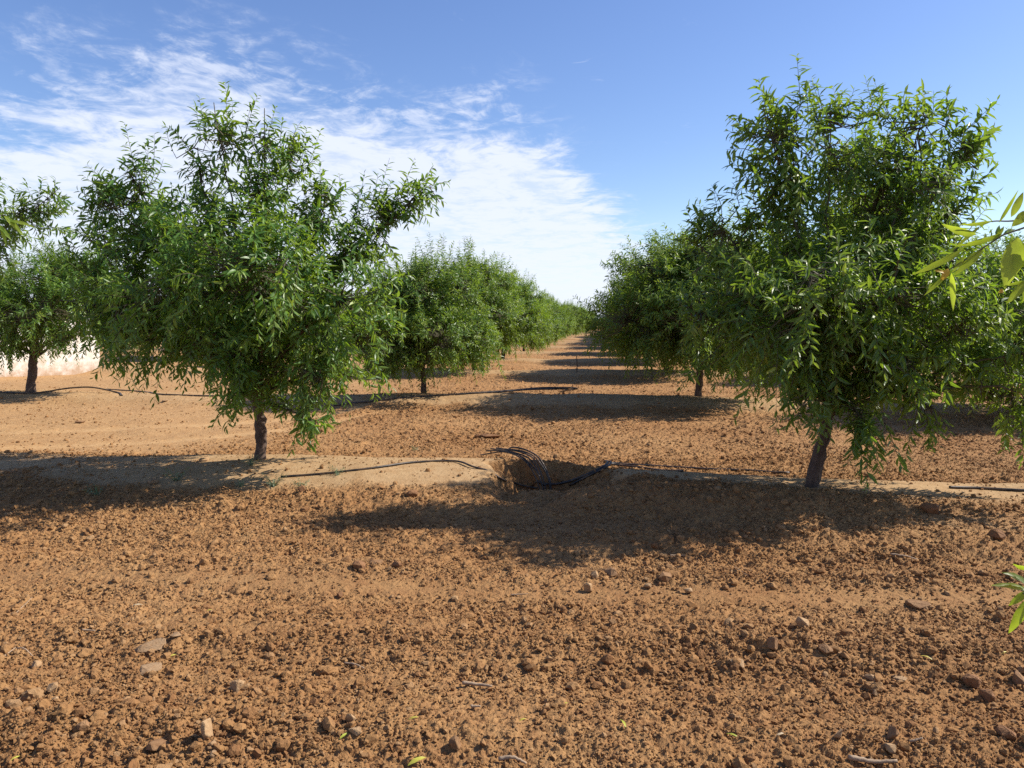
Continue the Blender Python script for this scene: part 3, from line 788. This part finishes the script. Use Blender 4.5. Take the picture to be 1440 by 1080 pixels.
for i, (X, Y, s) in enumerate([(-8.3, 27.5, 1.0), (-7.5, 34.3, 1.0), (-6.6, 40, 1.0), (-5.6, 47.6, 1.0), (-4.6, 55.2, 1.0)]):
    put((i + 1) % 5, X, Y, 0.9 + 2.3 * i, s, "%s almond tree behind the one by the white wall, in its row" % ORD[i], GROUP_FAR_LEFT)
for i, (X, Y, s) in enumerate([(-12.6, 33, 1.05), (-11.7, 41, 1.0), (-17.5, 35, 1.0), (-16.6, 42.5, 1.0)]):
    put((i + 3) % 5, X, Y, 0.5 + 1.9 * i, s, ["almond tree past the right end of the white wall", "almond tree farther back past the end of the white wall", "almond tree whose top shows above the white wall", "almond tree farther back above the white wall"][i], GROUP_FAR_LEFT)
# rows further right
for i, (X, Y, s) in enumerate([(8.4, 12.6, 1.0), (9.4, 20.2, 1.0), (10.3, 27.8, 1.0), (11.2, 35.4, 1.0), (12.1, 43, 1.0), (13.1, 50.6, 1.0)]):
    put((i + 2) % 5, X, Y, 0.2 + 2.6 * i, s, "sunlit almond tree at the right edge, beyond the tallest tree" if i == 0 else "%s almond tree behind the sunlit one at the right edge, in its row" % ORD[i - 1], GROUP_FAR_RIGHT)
for i, (X, Y, s) in enumerate([(15.4, 26.4, 1.0), (16.3, 34, 1.0), (17.3, 41.6, 1.0), (18.2, 49, 1.0), (19, 57, 1)]):
    put((i + 4) % 5, X, Y, 1.2 + 2.6 * i, s, "%s almond tree from the front in the outermost row on the right" % ORD[i], GROUP_FAR_RIGHT)

# tree out of frame at the left, whose limb leans into the picture
bL = np.array([-8.3, 10.2, 0]); bL[2] = ground_h(bL[0], bL[1])
YL = 10.2
LL = [(20, 305, 34, 40, 0, .95), (58, 285, 26, 22, 0, .9), (-5, 350, 34, 34, 0), (-70, 330, 80, 75, 0), (-150, 300, 100, 100, 0), (-260, 330, 90, 90, 0), (-180, 400, 120, 70, -.4), (-110, 400, 60, 50, 0), (-280, 420, 90, 60, 0), (-160, 380, 120, 80, .8)]
SL = [(40, 300, 8, 252, 0, .05), (50, 290, 62, 250, 0, 0), (65, 300, 105, 275, 0, .1), (55, 300, 92, 288, 0, .1), (30, 300, 35, 262, 0, 0), (60, 320, 110, 330, 0, .2)]
tm = tree_meshes("left_edge_almond", px_lobes(bL, YL, LL), 24, 62, np.array([0.05, 0, 0.7]), 0.065, px_shoots(bL, YL, SL, r_))
plant_tree(tm, bL, 0, 1, "almond tree at the left edge, only one upright leafy limb showing against the sky", GROUP_FRONT)

# ------------------------------------------------------------------ the two trees beside the camera, of which only sprays of leaves show
def fine_leaf(pairs, seed, wf=0.2):
    """pairs: (base xyz, tip xyz, width, sag, facing) -> smooth curved leaves with 9 stations"""
    r = np.random.default_rng(seed); Vs, Fs, off = [], [], 0; tints = []
    st = np.linspace(0, 1, 11)
    prof = np.sin(np.pi * st ** 0.8) ** 0.85; prof[0] = 0.06; prof[-1] = 0.01
    for a, b, wd, sag, face, tn in pairs:
        a, b = np.array(a), np.array(b); d = b - a; l = np.linalg.norm(d); d = d / l
        n = np.array(face, float); n = n - d * (n @ d); n /= np.linalg.norm(n); s = np.cross(d, n)
        c = a + d * l * st[:, None] + n * (sag * l * 4 * st * (1 - st))[:, None]
        wv = prof * wd * 0.5; wave = 0.06 * wd * np.sin(st * 17 + r.random() * 6)
        Lf = c - s * wv[:, None] + n * (wv * 0.35 + wave)[:, None]; Rt = c + s * wv[:, None] + n * (wv * 0.35 - wave)[:, None]
        Vs.append(np.stack([Lf, c, Rt], 1).reshape(-1, 3))
        i = np.arange(10)[:, None] * 3
        Fs.append(np.concatenate([np.concatenate([i, i + 1, i + 4, i + 3], 1), np.concatenate([i + 1, i + 2, i + 5, i + 4], 1)]) + off)
        off += 33; tints.append(np.full(33, tn))
    return np.concatenate(Vs), np.concatenate(Fs), np.concatenate(tints)

def stem_mesh(name, paths, mat):
    Vs, Qs, off = [], [], 0
    for pts, r0, r1 in paths:
        pp = smooth_path(pts, 24); V, Q = tubes(pp[None], np.linspace(r0, r1, 24)[None], 7)
        Vs.append(V); Qs.append(Q + off); off += len(V)
    return mesh_from(name, np.concatenate(Vs), [np.concatenate(Qs)], [mat], smooth=True)

NR = np.array([2.75, 0.35, 0]); NR[2] = ground_h(NR[0], NR[1])
lob = [((0.25, -0.7, 2.1), (.7, .6, .55)), ((0.1, -1.3, 2.0), (.7, .6, .5)), ((.9, -.7, 1.9), (.6, .6, .5)), ((.6, -1.1, 2.8), (.6, .6, .5)), ((.1, -.9, 2.7), (.5, .5, .5)), ((.8, -1.4, 1.8), (.6, .6, .5)), ((.4, -.8, 3.2), (.4, .4, .35))]
tm = tree_meshes("beside_camera_almond", lob, 31, 55, (0, 0, 0.75), 0.07)
near_r = plant_tree(tm, NR, 0, 1, "nearest almond tree at the right edge, only sprays of big backlit leaves showing", "almond trees beside the camera")
YN = 1.5
def n_at(px, py, dy=0.0): return at(px, py, YN + dy) - NR
st = [([np.array([0, 0, 0.7]), np.array([-.35, .25, 1.45]), np.array([-1.2, .85, 1.95]), n_at(1500, 300, .02), n_at(1440, 320), n_at(1409, 331), n_at(1387, 344), n_at(1355, 361), n_at(1332, 381)], .012, .0012),
      ([n_at(1500, 300, .02), n_at(1440, 309, .03), n_at(1418, 311, .03), n_at(1398, 311, .03), n_at(1376, 315, .03)], .0026, .001),
      ([np.array([0, 0, .72]), np.array([-.5, .3, .9]), np.array([-1.2, .9, 1.1]), n_at(1520, 850), n_at(1465, 838), n_at(1438, 834)], .011, .0015)]
link("branch", stem_mesh("near_branch", st, m_twig), near_r)
CAMF = np.array([0, -1.0, 0.25])
def nl(bx, by, tx, ty, wpx, sag=.03, face=(0.2, -.7, .7), tn=.5, dy0=0, dy1=0): return (n_at(bx, by, dy0), n_at(tx, ty, dy1), wpx * YN / F * 1.0, sag, face if tn < .45 else (-.5 + .2 * face[0], -.7, -.25 - .3 * face[2]), tn)
pairs = [nl(1409, 329, 1343, 346, 9, .05, (.1, -.5, .9), .55), nl(1373, 330, 1324, 315, 11, .06, (.2, -.8, .6), .75), nl(1355, 350, 1281, 387, 10, .04, (.1, -.6, .8), .8), nl(1382, 350, 1340, 388, 11, .04, (-.3, -.8, .5), .45),
         nl(1338, 384, 1340, 438, 8, -.10, (-.6, -.8, 0), .7), nl(1330, 386, 1299, 416, 6, .03, (.3, -.7, .6), .55), nl(1431, 334, 1413, 406, 26, .03, (.2, -.95, .1), .9), nl(1448, 338, 1427, 386, 20, .03, (-.6, -.7, .1), .1),
         nl(1445, 297, 1422, 319, 14, .04, (.2, -.9, .4), .95), nl(1422, 305, 1439, 270, 10, .05, (.3, -.9, .2), .9), nl(1405, 313, 1432, 267, 5, -.05, (-.7, -.7, 0), .1), nl(1445, 392, 1414, 428, 12, .04, (.3, -.8, .5), .7),
         nl(1395, 311, 1350, 316, 6, .06, (.2, -.6, .8), .8), nl(1356, 360, 1338, 384, 7, .02, (.3, -.8, .4), .5), nl(1378, 318, 1340, 350, 5, .03, (.2, -.8, .5), .85, .03, .03), nl(1400, 335, 1412, 318, 6, .03, (.2, -.9, .3), .4),
         nl(1455, 380, 1438, 425, 14, .03, (.3, -.9, .3), .5), nl(1440, 395, 1412, 402, 5, .02, (.2, -.8, .5), .5),
         nl(1450, 800, 1424, 793, 9, .04, (.1, -.7, .7), .5), nl(1446, 822, 1409, 805, 12, .05, (.1, -.6, .8), .15), nl(1446, 830, 1394, 823, 11, .05, (.1, -.6, .8), .35), nl(1444, 832, 1418, 852, 10, .04, (.1, -.7, .6), .2), nl(1446, 842, 1418, 891, 14, .05, (-.2, -.8, .5), .25),
         nl(1460, 830, 1475, 800, 12, .05, (.1, -.7, .7), .3)]
rl = np.random.default_rng(77)
for pth, _, _ in (st[0], st[2]):
    pp = smooth_path(pth, 200)
    for q in pp[(pp[:, 0] + NR[0] > 1.22 + .2 * (pp[:, 1] + NR[1] - 1)) & (np.arange(200) > 30)][::2]:
        d_ = norm(rl.normal(size=3) + np.array([-.3, 0, -.25])); l_ = .07 + .04 * rl.random()
        if (q + d_ * l_)[0] + NR[0] > 0.70 * ((q + d_ * l_)[1] + NR[1]) + .08:
            pairs.append((q, q + d_ * l_, l_ * .22, .05, (-.4, -.6, .5), .3 + .5 * rl.random()))
V, Q, tn = fine_leaf(pairs, 5)
link("leaves", mesh_from("near_leaves", V, [Q], [m_leaf_near], {'tint': tn}, smooth=True), near_r)
for yl in (nl(1334, 378, 1322, 396, 9, .1, (.2, -.8, .4), .5), nl(1330, 384, 1313, 381, 5, .1, (.2, -.8, .4), .2), nl(1411, 408, 1404, 412, 6, .1, (.2, -.8, .4), .2)):
    V, Q, tn = fine_leaf([yl], 6)
    tag(link("yellow_leaf", mesh_from("yellow_leaf", V, [Q], [m_leaf_yellow], {'tint': tn}, smooth=True), near_r), "small withered yellow and orange leaf")

NL = np.array([-3.0, 0.6, 0]); NL[2] = ground_h(NL[0], NL[1])
lob = [((-.3, -.1, 2.1), (.7, .65, .55)), ((-.2, -.8, 2.0), (.7, .6, .5)), ((-.9, .2, 1.9), (.6, .6, .5)), ((-.6, -.5, 2.8), (.6, .6, .5)), ((-.2, -.4, 2.8), (.5, .5, .5)), ((-.8, -.9, 1.8), (.6, .6, .5))]
tm = tree_meshes("beside_camera_almond", lob, 33, 50, (0, 0, 0.75), 0.07)
near_l = plant_tree(tm, NL, 0, 1, "near almond tree at the left edge, only a few blades of pale leaf tips showing", "almond trees beside the camera")
def m_at(px, py, dy=0.0): return at(px, py, 1.9 + dy) - NL
link("branch", stem_mesh("near_branch", [([np.array([0, 0, .7]), np.array([.3, .3, 1.4]), np.array([1.0, .9, 1.75]), m_at(-50, 300), m_at(8, 303)], .011, .0012)], m_twig), near_l)
def ml(bx, by, tx, ty, wpx, sag=.04, face=(.2, -.7, .7), tn=.8): return (m_at(bx, by), m_at(tx, ty), wpx * 1.9 / F, sag, face, tn)
V, Q, tn = fine_leaf([ml(5, 302, 34, 333, 7), ml(12, 310, 51, 321, 6), ml(-4, 315, 16, 338, 6, tn=.5), ml(2, 318, 9, 345, 5, tn=.4), ml(8, 304, 22, 318, 4, tn=.9)], 8)
link("leaves", mesh_from("near_leaves", V, [Q], [m_leaf_near], {'tint': tn}, smooth=True), near_l)

# ------------------------------------------------------------------ white wall far left
pa, pb = at(-260, 540, 19.0), at(141, 519, 24.5)
pa[2] = pb[2] = 0
dv = pb - pa; Lw = np.linalg.norm(dv); dv /= Lw; nv = np.array([-dv[1], dv[0], 0])
bm = bmesh.new()
HW = 2.15
r_w = np.random.default_rng(8)
n = 40
prof = []
for i in range(n + 1):
    q = pa + dv * Lw * i / n; top = HW + 0.02 * r_w.normal()
    prof.append([bm.verts.new(q + np.array([0, 0, -.1])), bm.verts.new(q + np.array([0, 0, top])), bm.verts.new(q + nv * .28 + np.array([0, 0, top])), bm.verts.new(q + nv * .28 + np.array([0, 0, -.1]))])
for i in range(n):
    for k in range(3): bm.faces.new([prof[i][k], prof[i + 1][k], prof[i + 1][k + 1], prof[i][k + 1]])
bm.faces.new(prof[0]); bm.faces.new(prof[-1][::-1])
bmesh.ops.recalc_face_normals(bm, faces=bm.faces)
me = bpy.data.meshes.new("boundary_wall"); bm.to_mesh(me); bm.free(); me.materials.append(m_wall)
tag(link("boundary_wall", me), "long white plastered wall with brown dirt stains along its foot", "wall")

# ------------------------------------------------------------------ irrigation hoses
def gpt(px, py, lift=0.012):
    p_ = on_ground(px, py); p_[2] += lift; return p_
def hose(pts, rad, label, group=None, name="irrigation_hose", sit=0.7):
    pp = smooth_path(pts, 60)
    pp[:, 2] = np.maximum(pp[:, 2], full_h(pp[:, 0], pp[:, 1]) + rad * sit)
    k = np.ones(5) / 5; pp[2:-2, 2] = np.convolve(pp[:, 2], k, 'valid'); o = pp[0].copy()
    V, Q = tubes((pp - o)[None], np.full((1, 60), rad), 9)
    nV = len(V); caps = np.stack([np.arange(9)[::-1], nV - 9 + np.arange(9)])
    me = mesh_from(name, V, [Q, caps], [m_hose], smooth=True)
    return tag(link(name, me, loc=o), label, "hose", group)
GH = "black hoses bundled in the pit"
hose([gpt(395, 672), gpt(450, 668), gpt(520, 660), gpt(590, 651), gpt(640, 650), gpt(668, 659), gpt(700, 676), gpt(730, 686), gpt(756, 688)], .0095, "thin black hose lying along the ridge from the left front tree down into the pit", "hoses along the first ridge")
hose([gpt(748, 688, .03), gpt(790, 684, .03), gpt(815, 677, .03), gpt(840, 664, .03), gpt(862, 654, .02), gpt(920, 657), gpt(1000, 661), gpt(1060, 664), gpt(1110, 668)], .0125, "black hose climbing right out of the pit and running to the tallest tree", "hoses along the first ridge")
hose([gpt(800, 686, .02), gpt(822, 677, .03), gpt(846, 664, .03), gpt(866, 656, .02), gpt(905, 660), gpt(960, 664)], .011, "shorter black hose lying just below the hose that climbs right out of the pit", "hoses along the first ridge")
hose([gpt(1335, 687), gpt(1375, 688), gpt(1410, 690), gpt(1450, 692)], .012, "black hose end lying on pale soil right of the tallest tree", "hoses along the first ridge")
rb = np.random.default_rng(14)
lab6 = ["lowest hose of the pit bundle, arching nearest the pit's left wall", "black hose of the pit bundle with its cut end farthest left", "second highest black hose arching out of the pit", "topmost black hose arching out of the pit", "black hose on the right side of the pit bundle", "short black hose at the far right of the pit bundle"]
for i in range(6):
    j = lambda q: q * (rb.random() - .5)
    c0 = at(763 + 2.6 * i + j(4), 691, 7.42); c0[2] = ground_h(c0[0], c0[1]) - 0.02
    c1 = at(754 + 3.6 * i + j(5), 671 + j(3), 7.47 + j(.04)); c2 = at(742 + 4.0 * i + j(5), 653 - 1.5 * i + j(3), 7.58 + j(.06)); c3 = at(726 + 3.6 * i + j(4), 641 - 1.3 * i + j(3), 7.75 + j(.06))
    e1 = at(707 + 2.5 * i, 635 - 1.0 * i + j(2), 7.92); e2 = at([676, 684, 690, 698, 704, 714][i], [640, 634, 631, 630, 632, 633][i], 8.05)
    e2[2] = max(e2[2], ground_h(e2[0], e2[1]) + .012)
    hose([c0, c1, c2, c3, e1, e2], 0.0070 + .0015 * rb.random(), lab6[i], GH, sit=-2 if i else 0)
hose([gpt(470, 571), gpt(540, 564), gpt(600, 558), gpt(660, 554), at(720, 549, 15.0), at(765, 545, 15.0), at(786, 545, 14.9), gpt(794, 551)], .017, "black hose along the second ridge with its end arched up by the aisle", "hoses along the second ridge")
hose([gpt(640, 556), gpt(690, 553), at(740, 548, 14.9), at(775, 547, 14.9), gpt(789, 552)], .015, "second black hose beside the arched one on the second ridge", "hoses along the second ridge")
hose([gpt(-40, 548), gpt(0, 552), gpt(50, 554), at(95, 546, 16.2), at(135, 545, 16.2), at(160, 551, 16.2), gpt(172, 557)], .016, "black hose arching over the soil beside the trunk in front of the white wall", "hoses by the white wall")
hose([gpt(150, 548), gpt(195, 551), gpt(240, 556), gpt(300, 558), gpt(360, 560)], .014, "thin hose lying on bare soil between the wall tree and the left front tree", "hoses by the white wall")

# small stake in the aisle
s0 = gpt(811, 524, 0); bm = bmesh.new()
V, Q = tubes(smooth_path([(0, 0, -.05), (.01, 0, .25), (-.01, 0, .48)], 8)[None], np.linspace(.016, .011, 8)[None], 7)
me = mesh_from("wooden_stake", V, [Q], [m_bark]); tag(link("wooden_stake", me, loc=s0), "thin dark stake standing in the middle of the aisle by the third ridge", "stake")

# ------------------------------------------------------------------ stones
def stone(px, py, wpx, hpx, shape, mat, label, rot=0.0, tilt=0.0, name="stone", cat="stone", group="stones on the tilled soil"):
    p_ = on_ground(px, py + hpx * 0.4)
    k = p_[1] / F; g_ = np.linspace(-.35, .35, 5) * wpx * k
    gx_, gy_ = np.meshgrid(p_[0] + g_, p_[1] + g_); p_[2] = float(np.percentile(full_h(gx_.ravel(), gy_.ravel()), 72))
    wd, ht = wpx * k * .92, hpx * k * 1.1
    V, Fc = hull(int(px * 7 + py), {"slab": 16, "wedge": 11, "block": 18, "clod": 30}[shape], (1, 1, 1), {"slab": .2, "wedge": .45, "block": .22, "clod": .28}[shape])
    bm = bmesh.new(); vs = [bm.verts.new(v) for v in V]
    for f in Fc: bm.faces.new([vs[i] for i in f])
    bmesh.ops.dissolve_limit(bm, angle_limit=.25, verts=bm.verts, edges=bm.edges)
    bmesh.ops.bevel(bm, geom=list(bm.edges), offset=.07, segments=2, affect='EDGES', profile=.6)
    bmesh.ops.triangulate(bm, faces=bm.faces)
    bmesh.ops.subdivide_edges(bm, edges=bm.edges, cuts=1)
    rr = np.random.default_rng(int(px))
    for v in bm.verts: v.co = v.co * (1 + .022 * rr.normal())
    ext = np.ptp(np.array([v.co[:] for v in bm.verts]), axis=0)
    zs = {"slab": .8, "wedge": 1.0, "block": .9, "clod": .9}[shape]
    for v in bm.verts:
        v.co.x *= wd / ext[0]; v.co.y *= wd * .8 / ext[1]; v.co.z *= ht * zs / ext[2]
    me = bpy.data.meshes.new(name); bm.to_mesh(me); bm.free(); me.materials.append(mat)
    o = link(name, me, loc=(p_[0], p_[1], p_[2] + ht * zs * .24)); o.rotation_euler = (tilt * .5, tilt, rot)
    return tag(o, label, cat, group)
PL, BR, GR, DK = m_stone_pale, m_stone_brown, m_stone_grey, m_stone_dark
for a in [(75, 966, 36, 22, "block", PL, "pale tan stone with a flat top casting a dark shadow at lower left"),
          (78, 981, 13, 8, "block", PL, "tiny pale stone touching the front of the flat-topped tan stone"),
          (333, 967, 24, 22, "block", PL, "pale rounded stone alone on fine soil left of the centre"),
          (292, 1031, 26, 28, "wedge", PL, "upright pointed pale stone with a black shadow on its left"),
          (298, 1047, 16, 11, "block", PL, "small stone directly in front of the upright pointed stone"),
          (218, 907, 48, 16, "slab", GR, "long flat slab of stone lying tilted over a dark hollow", .1, -.16),
          (213, 940, 40, 18, "block", GR, "rounded greyish stone just in front of the long flat slab"),
          (222, 1045, 36, 12, "slab", BR, "long low brown clod lying flat near the bottom edge"),
          (50, 935, 18, 10, "block", PL, "small pale stone beside thin twigs at the left edge"),
          (117, 1018, 32, 18, "clod", BR, "brown crumbly clod between the tan stone and the pointed stone"),
          (300, 1063, 22, 16, "clod", GR, "dark greyish clod below the upright pointed stone"),
          (248, 900, 22, 12, "block", GR, "small grey stone at the right end of the long flat slab"),
          (500, 1028, 29, 14, "slab", PL, "flat oval tan stone near the bottom left of the centre"),
          (496, 1010, 19, 16, "wedge", PL, "pale angular stone just behind the flat oval tan stone"),
          (641, 1043, 24, 20, "clod", BR, "brown clod with a deep black shadow near the bottom centre"),
          (478, 835, 20, 11, "clod", DK, "small dark clod alone on the smooth tillage band"),
          (505, 794, 26, 16, "clod", DK, "dark clod, leftmost of a short line of clods below the shadow"),
          (530, 789, 26, 10, "slab", BR, "flat brown stone in the middle of the short line of clods"),
          (558, 793, 20, 13, "clod", DK, "rounded dark clod, rightmost of the short line of clods"),
          (836, 806, 15, 15, "block", PL, "pale round stone standing on edge right of the centre"),
          (826, 825, 13, 15, "wedge", PL, "narrow pale stone on edge, below the pale round one"),
          (860, 803, 24, 14, "block", BR, "brown stone right beside the pale round stone on edge"),
          (933, 809, 27, 15, "block", BR, "large brown stone between the pale round one and the square pale one"),
          (911, 823, 24, 9, "slab", PL, "flat tan flake of stone below the large brown stone"),
          (968, 827, 24, 18, "slab", PL, "square pale stone with a shadow behind it, below the tree shadow", .3, .2),
          (1036, 937, 24, 15, "block", PL, "pale stone with a shaded face in the lower right field"),
          (1130, 877, 24, 20, "wedge", PL, "pale pointed flake on smooth soil in the lower right field"),
          (1086, 906, 24, 20, "clod", BR, "round crumbly clod left of the pale pointed flake"),
          (1160, 912, 26, 16, "clod", BR, "brown clod in front of a small dark hollow, lower right"),
          (1225, 952, 22, 11, "slab", PL, "flat pale stone, left of a pair in the lower right field"),
          (1267, 952, 22, 12, "slab", PL, "flat pale stone, right of a pair in the lower right field"),
          (1230, 975, 16, 14, "wedge", PL, "small pale triangular stone below the flat pair"),
          (1290, 848, 40, 13, "slab", BR, "long flat brown stone below the right end of the shadow"),
          (1180, 1026, 24, 26, "wedge", PL, "tall wedge of stone tilted left with one dark side", .4, .5),
          (1252, 1030, 22, 16, "wedge", BR, "brown angular stone right of the tilted wedge"),
          (1252, 1052, 22, 18, "slab", PL, "pale flat flake leaning up against the soil near the bottom right", .5, .7),
          (1365, 957, 34, 22, "clod", DK, "big dark clod in the lower right field near the edge"),
          (1386, 977, 24, 22, "clod", DK, "upright dark clod just below the big dark clod"),
          (1432, 954, 24, 22, "block", BR, "brown stone cut off by the right edge of the picture"),
          (1414, 1028, 34, 20, "clod", DK, "dark clod in the lower right corner"),
          (1400, 748, 26, 16, "clod", DK, "dark clod at the foot of the ridge by the right edge"),
          (1308, 714, 34, 18, "clod", DK, "dark crumbly lump on the crest of the ridge right of the tallest tree"),
          (690, 612, 34, 9, "slab", DK, "long dark clod on the soil just behind the pit"),
          (672, 612, 14, 9, "clod", DK, "small dark clod at the left end of the long one behind the pit"),
          (580, 693, 20, 12, "clod", DK, "dark clod on the near bank left of the pit"),
          (112, 679, 26, 9, "slab", GR, "flat grey stone lying in the shadow of the left front tree"),
          (215, 676, 18, 10, "block", GR, "rounded grey stone in the shadow near the small weed"),
          (287, 645, 18, 8, "block", PL, "pale stone on the crest left of the left front trunk"),
          (424, 690, 14, 11, "clod", DK, "dark clod below the hose near the left front tree"),
          (232, 563, 10, 5, "block", PL, "small pale stone on the wheel track behind the left front tree"),
          (113, 593, 14, 5, "slab", BR, "flat brown stone beside the left wheel track")]:
    stone(*a[:7], *(a[7:] if len(a) > 7 else (float((a[0] * 13 % 60) / 10), 0.0)))

# ------------------------------------------------------------------ sticks and fallen leaves
def stick(pts, rad, label, mat=None):
    W3 = []
    for px, py, lift in pts:
        p_ = on_ground(px, py); p_[2] = float(full_h(np.array([p_[0]]), np.array([p_[1]]))[0]) + rad * .8 + lift; W3.append(p_)
    pp = smooth_path(W3, 14); o = pp[0].copy(); pp = pp - o
    rr = np.random.default_rng(int(pts[0][0])); pp[1:-1] += rad * .12 * rr.normal(size=(12, 3))
    R = np.linspace(1.0, .6, 14) * rad * (1 + .08 * rr.normal(size=14)); V, Q = tubes(pp[None], R[None], 8)
    caps = np.stack([np.arange(8)[::-1], len(V) - 8 + np.arange(8)])
    me = mesh_from("stick", V, [Q, caps], [mat or m_stick], smooth=True)
    return tag(link("stick", me, loc=o), label, "stick", "dry sticks on the soil")
stick([(1193, 1071, .005), (1225, 1075, .008), (1262, 1080, .004)], .010, "thick pale stick lying at the bottom edge right of the centre")
stick([(650, 966, .012), (670, 967, .012), (692, 970, .006)], .0085, "grey stick lying on the soil in the lower centre")
stick([(702, 1073, .006), (722, 1075, .006), (740, 1079, .004)], .008, "brown stick at the bottom edge below the centre")
stick([(1252, 785, .01), (1272, 788, .012), (1291, 788, .008)], .007, "pale bent stick right of the tree shadow's edge")
stick([(7, 934, .004), (22, 917, .02)], .0035, "pale thin twig slanting up at the left edge")
stick([(22, 917, .015), (34, 921, .01), (46, 925, .004)], .004, "thin brown twig meeting the pale one at the left edge")
stick([(20, 867, .004), (46, 848, .02)], .0028, "long straw slanting on the soil high up the left edge")
stick([(116, 890, .006), (134, 890, .006)], .005, "short red brown twig left of the long flat slab")
stick([(662, 996, .006), (676, 997, .006)], .0065, "short pale wood chip below the grey stick")
stick([(1279, 1047, .006), (1297, 1048, .006)], .005, "short white chip of wood near the leaning pale flake")
stick([(718, 838, .004), (742, 838, .006)], .004, "thin straw lying along the smooth tillage band")
stick([(484, 934, .004), (500, 938, .006), (512, 943, .003)], .005, "curved brown twig left of the lower centre")
stick([(1034, 800, .004), (1052, 812, .006)], .004, "thin twig on the clods below the right tree's shadow")
stick([(942, 785, .005), (964, 783, .006)], .005, "small twig lying by the near edge of the tree shadow")

def fallen(px, py, lpx, ang, mat, label, tn=.5):
    p_ = on_ground(px, py); p_[2] = float(full_h(np.array([p_[0]]), np.array([p_[1]]))[0]) + .012
    l = lpx * p_[1] / F
    d = np.array([math.cos(ang), math.sin(ang), .15]); a = -d * l / 2
    V, Q, t_ = fine_leaf([(a, -a, l * .24, .12, (.3, -.2, 1), tn)], int(px))
    return tag(link("fallen_leaf", mesh_from("fallen_leaf", V, [Q], [mat], {'tint': t_}, smooth=True), loc=p_), label, "leaf", "fallen leaves on the soil")
fallen(587, 1077, 30, .5, m_leaf_fallen, "yellow green leaf at the bottom edge left of the centre", .4)
fallen(876, 1024, 18, 1.9, m_leaf_fallen, "curled yellow green leaf in the lower right of the centre", .3)
fallen(1302, 933, 16, 2.6, m_leaf_fallen, "bright yellow leaf in the lower right field", .9)
fallen(193, 860, 16, .2, m_leaf_dry, "bleached dry leaf on bare soil at the left")
fallen(243, 926, 11, .6, m_leaf_fallen, "small yellow leaf between the flat slab and the greyish stone", .9)
fallen(295, 862, 11, .1, m_leaf_fallen, "small yellowed leaf right of the bleached dry leaf", .9)
fallen(735, 1016, 12, .4, m_leaf_fallen, "tiny yellow green leaf near the bottom centre", .6)
fallen(582, 1017, 16, .2, m_leaf_fallen, "dull yellow leaf right of the flat oval stone", .8)
fallen(484, 1041, 16, .9, m_leaf_fallen, "green yellow leaf tip below the flat oval stone", .1)
fallen(795, 995, 9, .2, m_leaf_fallen, "tiny yellow leaf right of the lower centre", .7)
fallen(1030, 1035, 18, 2.7, m_leaf_fallen, "pale green leaf half buried in the lower right field", .1)
fallen(1097, 1036, 15, .3, m_leaf_dry, "bleached leaf fragment right of the pale green leaf")
fallen(1412, 923, 10, .3, m_leaf_fallen, "small yellow leaf near the right edge above the dark clods", .95)
fallen(22, 1068, 14, .9, m_leaf_fallen, "yellow leaf in the lower left corner", .8)

# ------------------------------------------------------------------ weeds
def weed(px, py, hpx, n, label, seed):
    r = np.random.default_rng(seed); p_ = on_ground(px, py); k = p_[1] / F; hh_ = hpx * k * 1.35
    a = r.random(n) * 6.283; D = norm(np.stack([np.cos(a) * .7, np.sin(a) * .7, .5 + .6 * r.random(n)], 1))
    O = np.zeros((n, 3)); L = hh_ * (.6 + .6 * r.random(n))
    tv, tq, lv, lf, tn = grow_shoots(O, D, L, .2 * np.ones(n), r, .026, .011, thick=.5)
    root = bpy.data.objects.new("weed", None); COL.objects.link(root); root.empty_display_size = .05
    root.location = tuple(p_); tag(root, label, "weed", "small weeds on the first ridge")
    link("stem", mesh_from("weed_stem", tv, [tq], [m_weed], {'tint': np.full(len(tv), .2)}), root)
    link("leaves", mesh_from("weed_leaves", lv, [lf], [m_weed], {'tint': tn}), root)
weed(248, 676, 22, 9, "small grey green weed growing in the shadow left of the left front tree", 1)
weed(352, 655, 17, 8, "spiky grey weed at the foot of the left front trunk", 2)
weed(385, 684, 20, 12, "sprawling pale weed on the bank below the left front trunk", 3)
weed(424, 686, 13, 8, "low sparse weed between the sprawling one and the hose", 4)
weed(474, 668, 15, 8, "small green weed beside the hose right of the left front tree", 5)
weed(136, 697, 18, 9, "dry dark weed in the shadow near the left edge", 6)
weed(338, 684, 12, 6, "tiny weed on the sunlit bank left of the sprawling one", 7)
weed(583, 634, 9, 6, "tiny green weed on the back of the ridge left of the pit", 8)
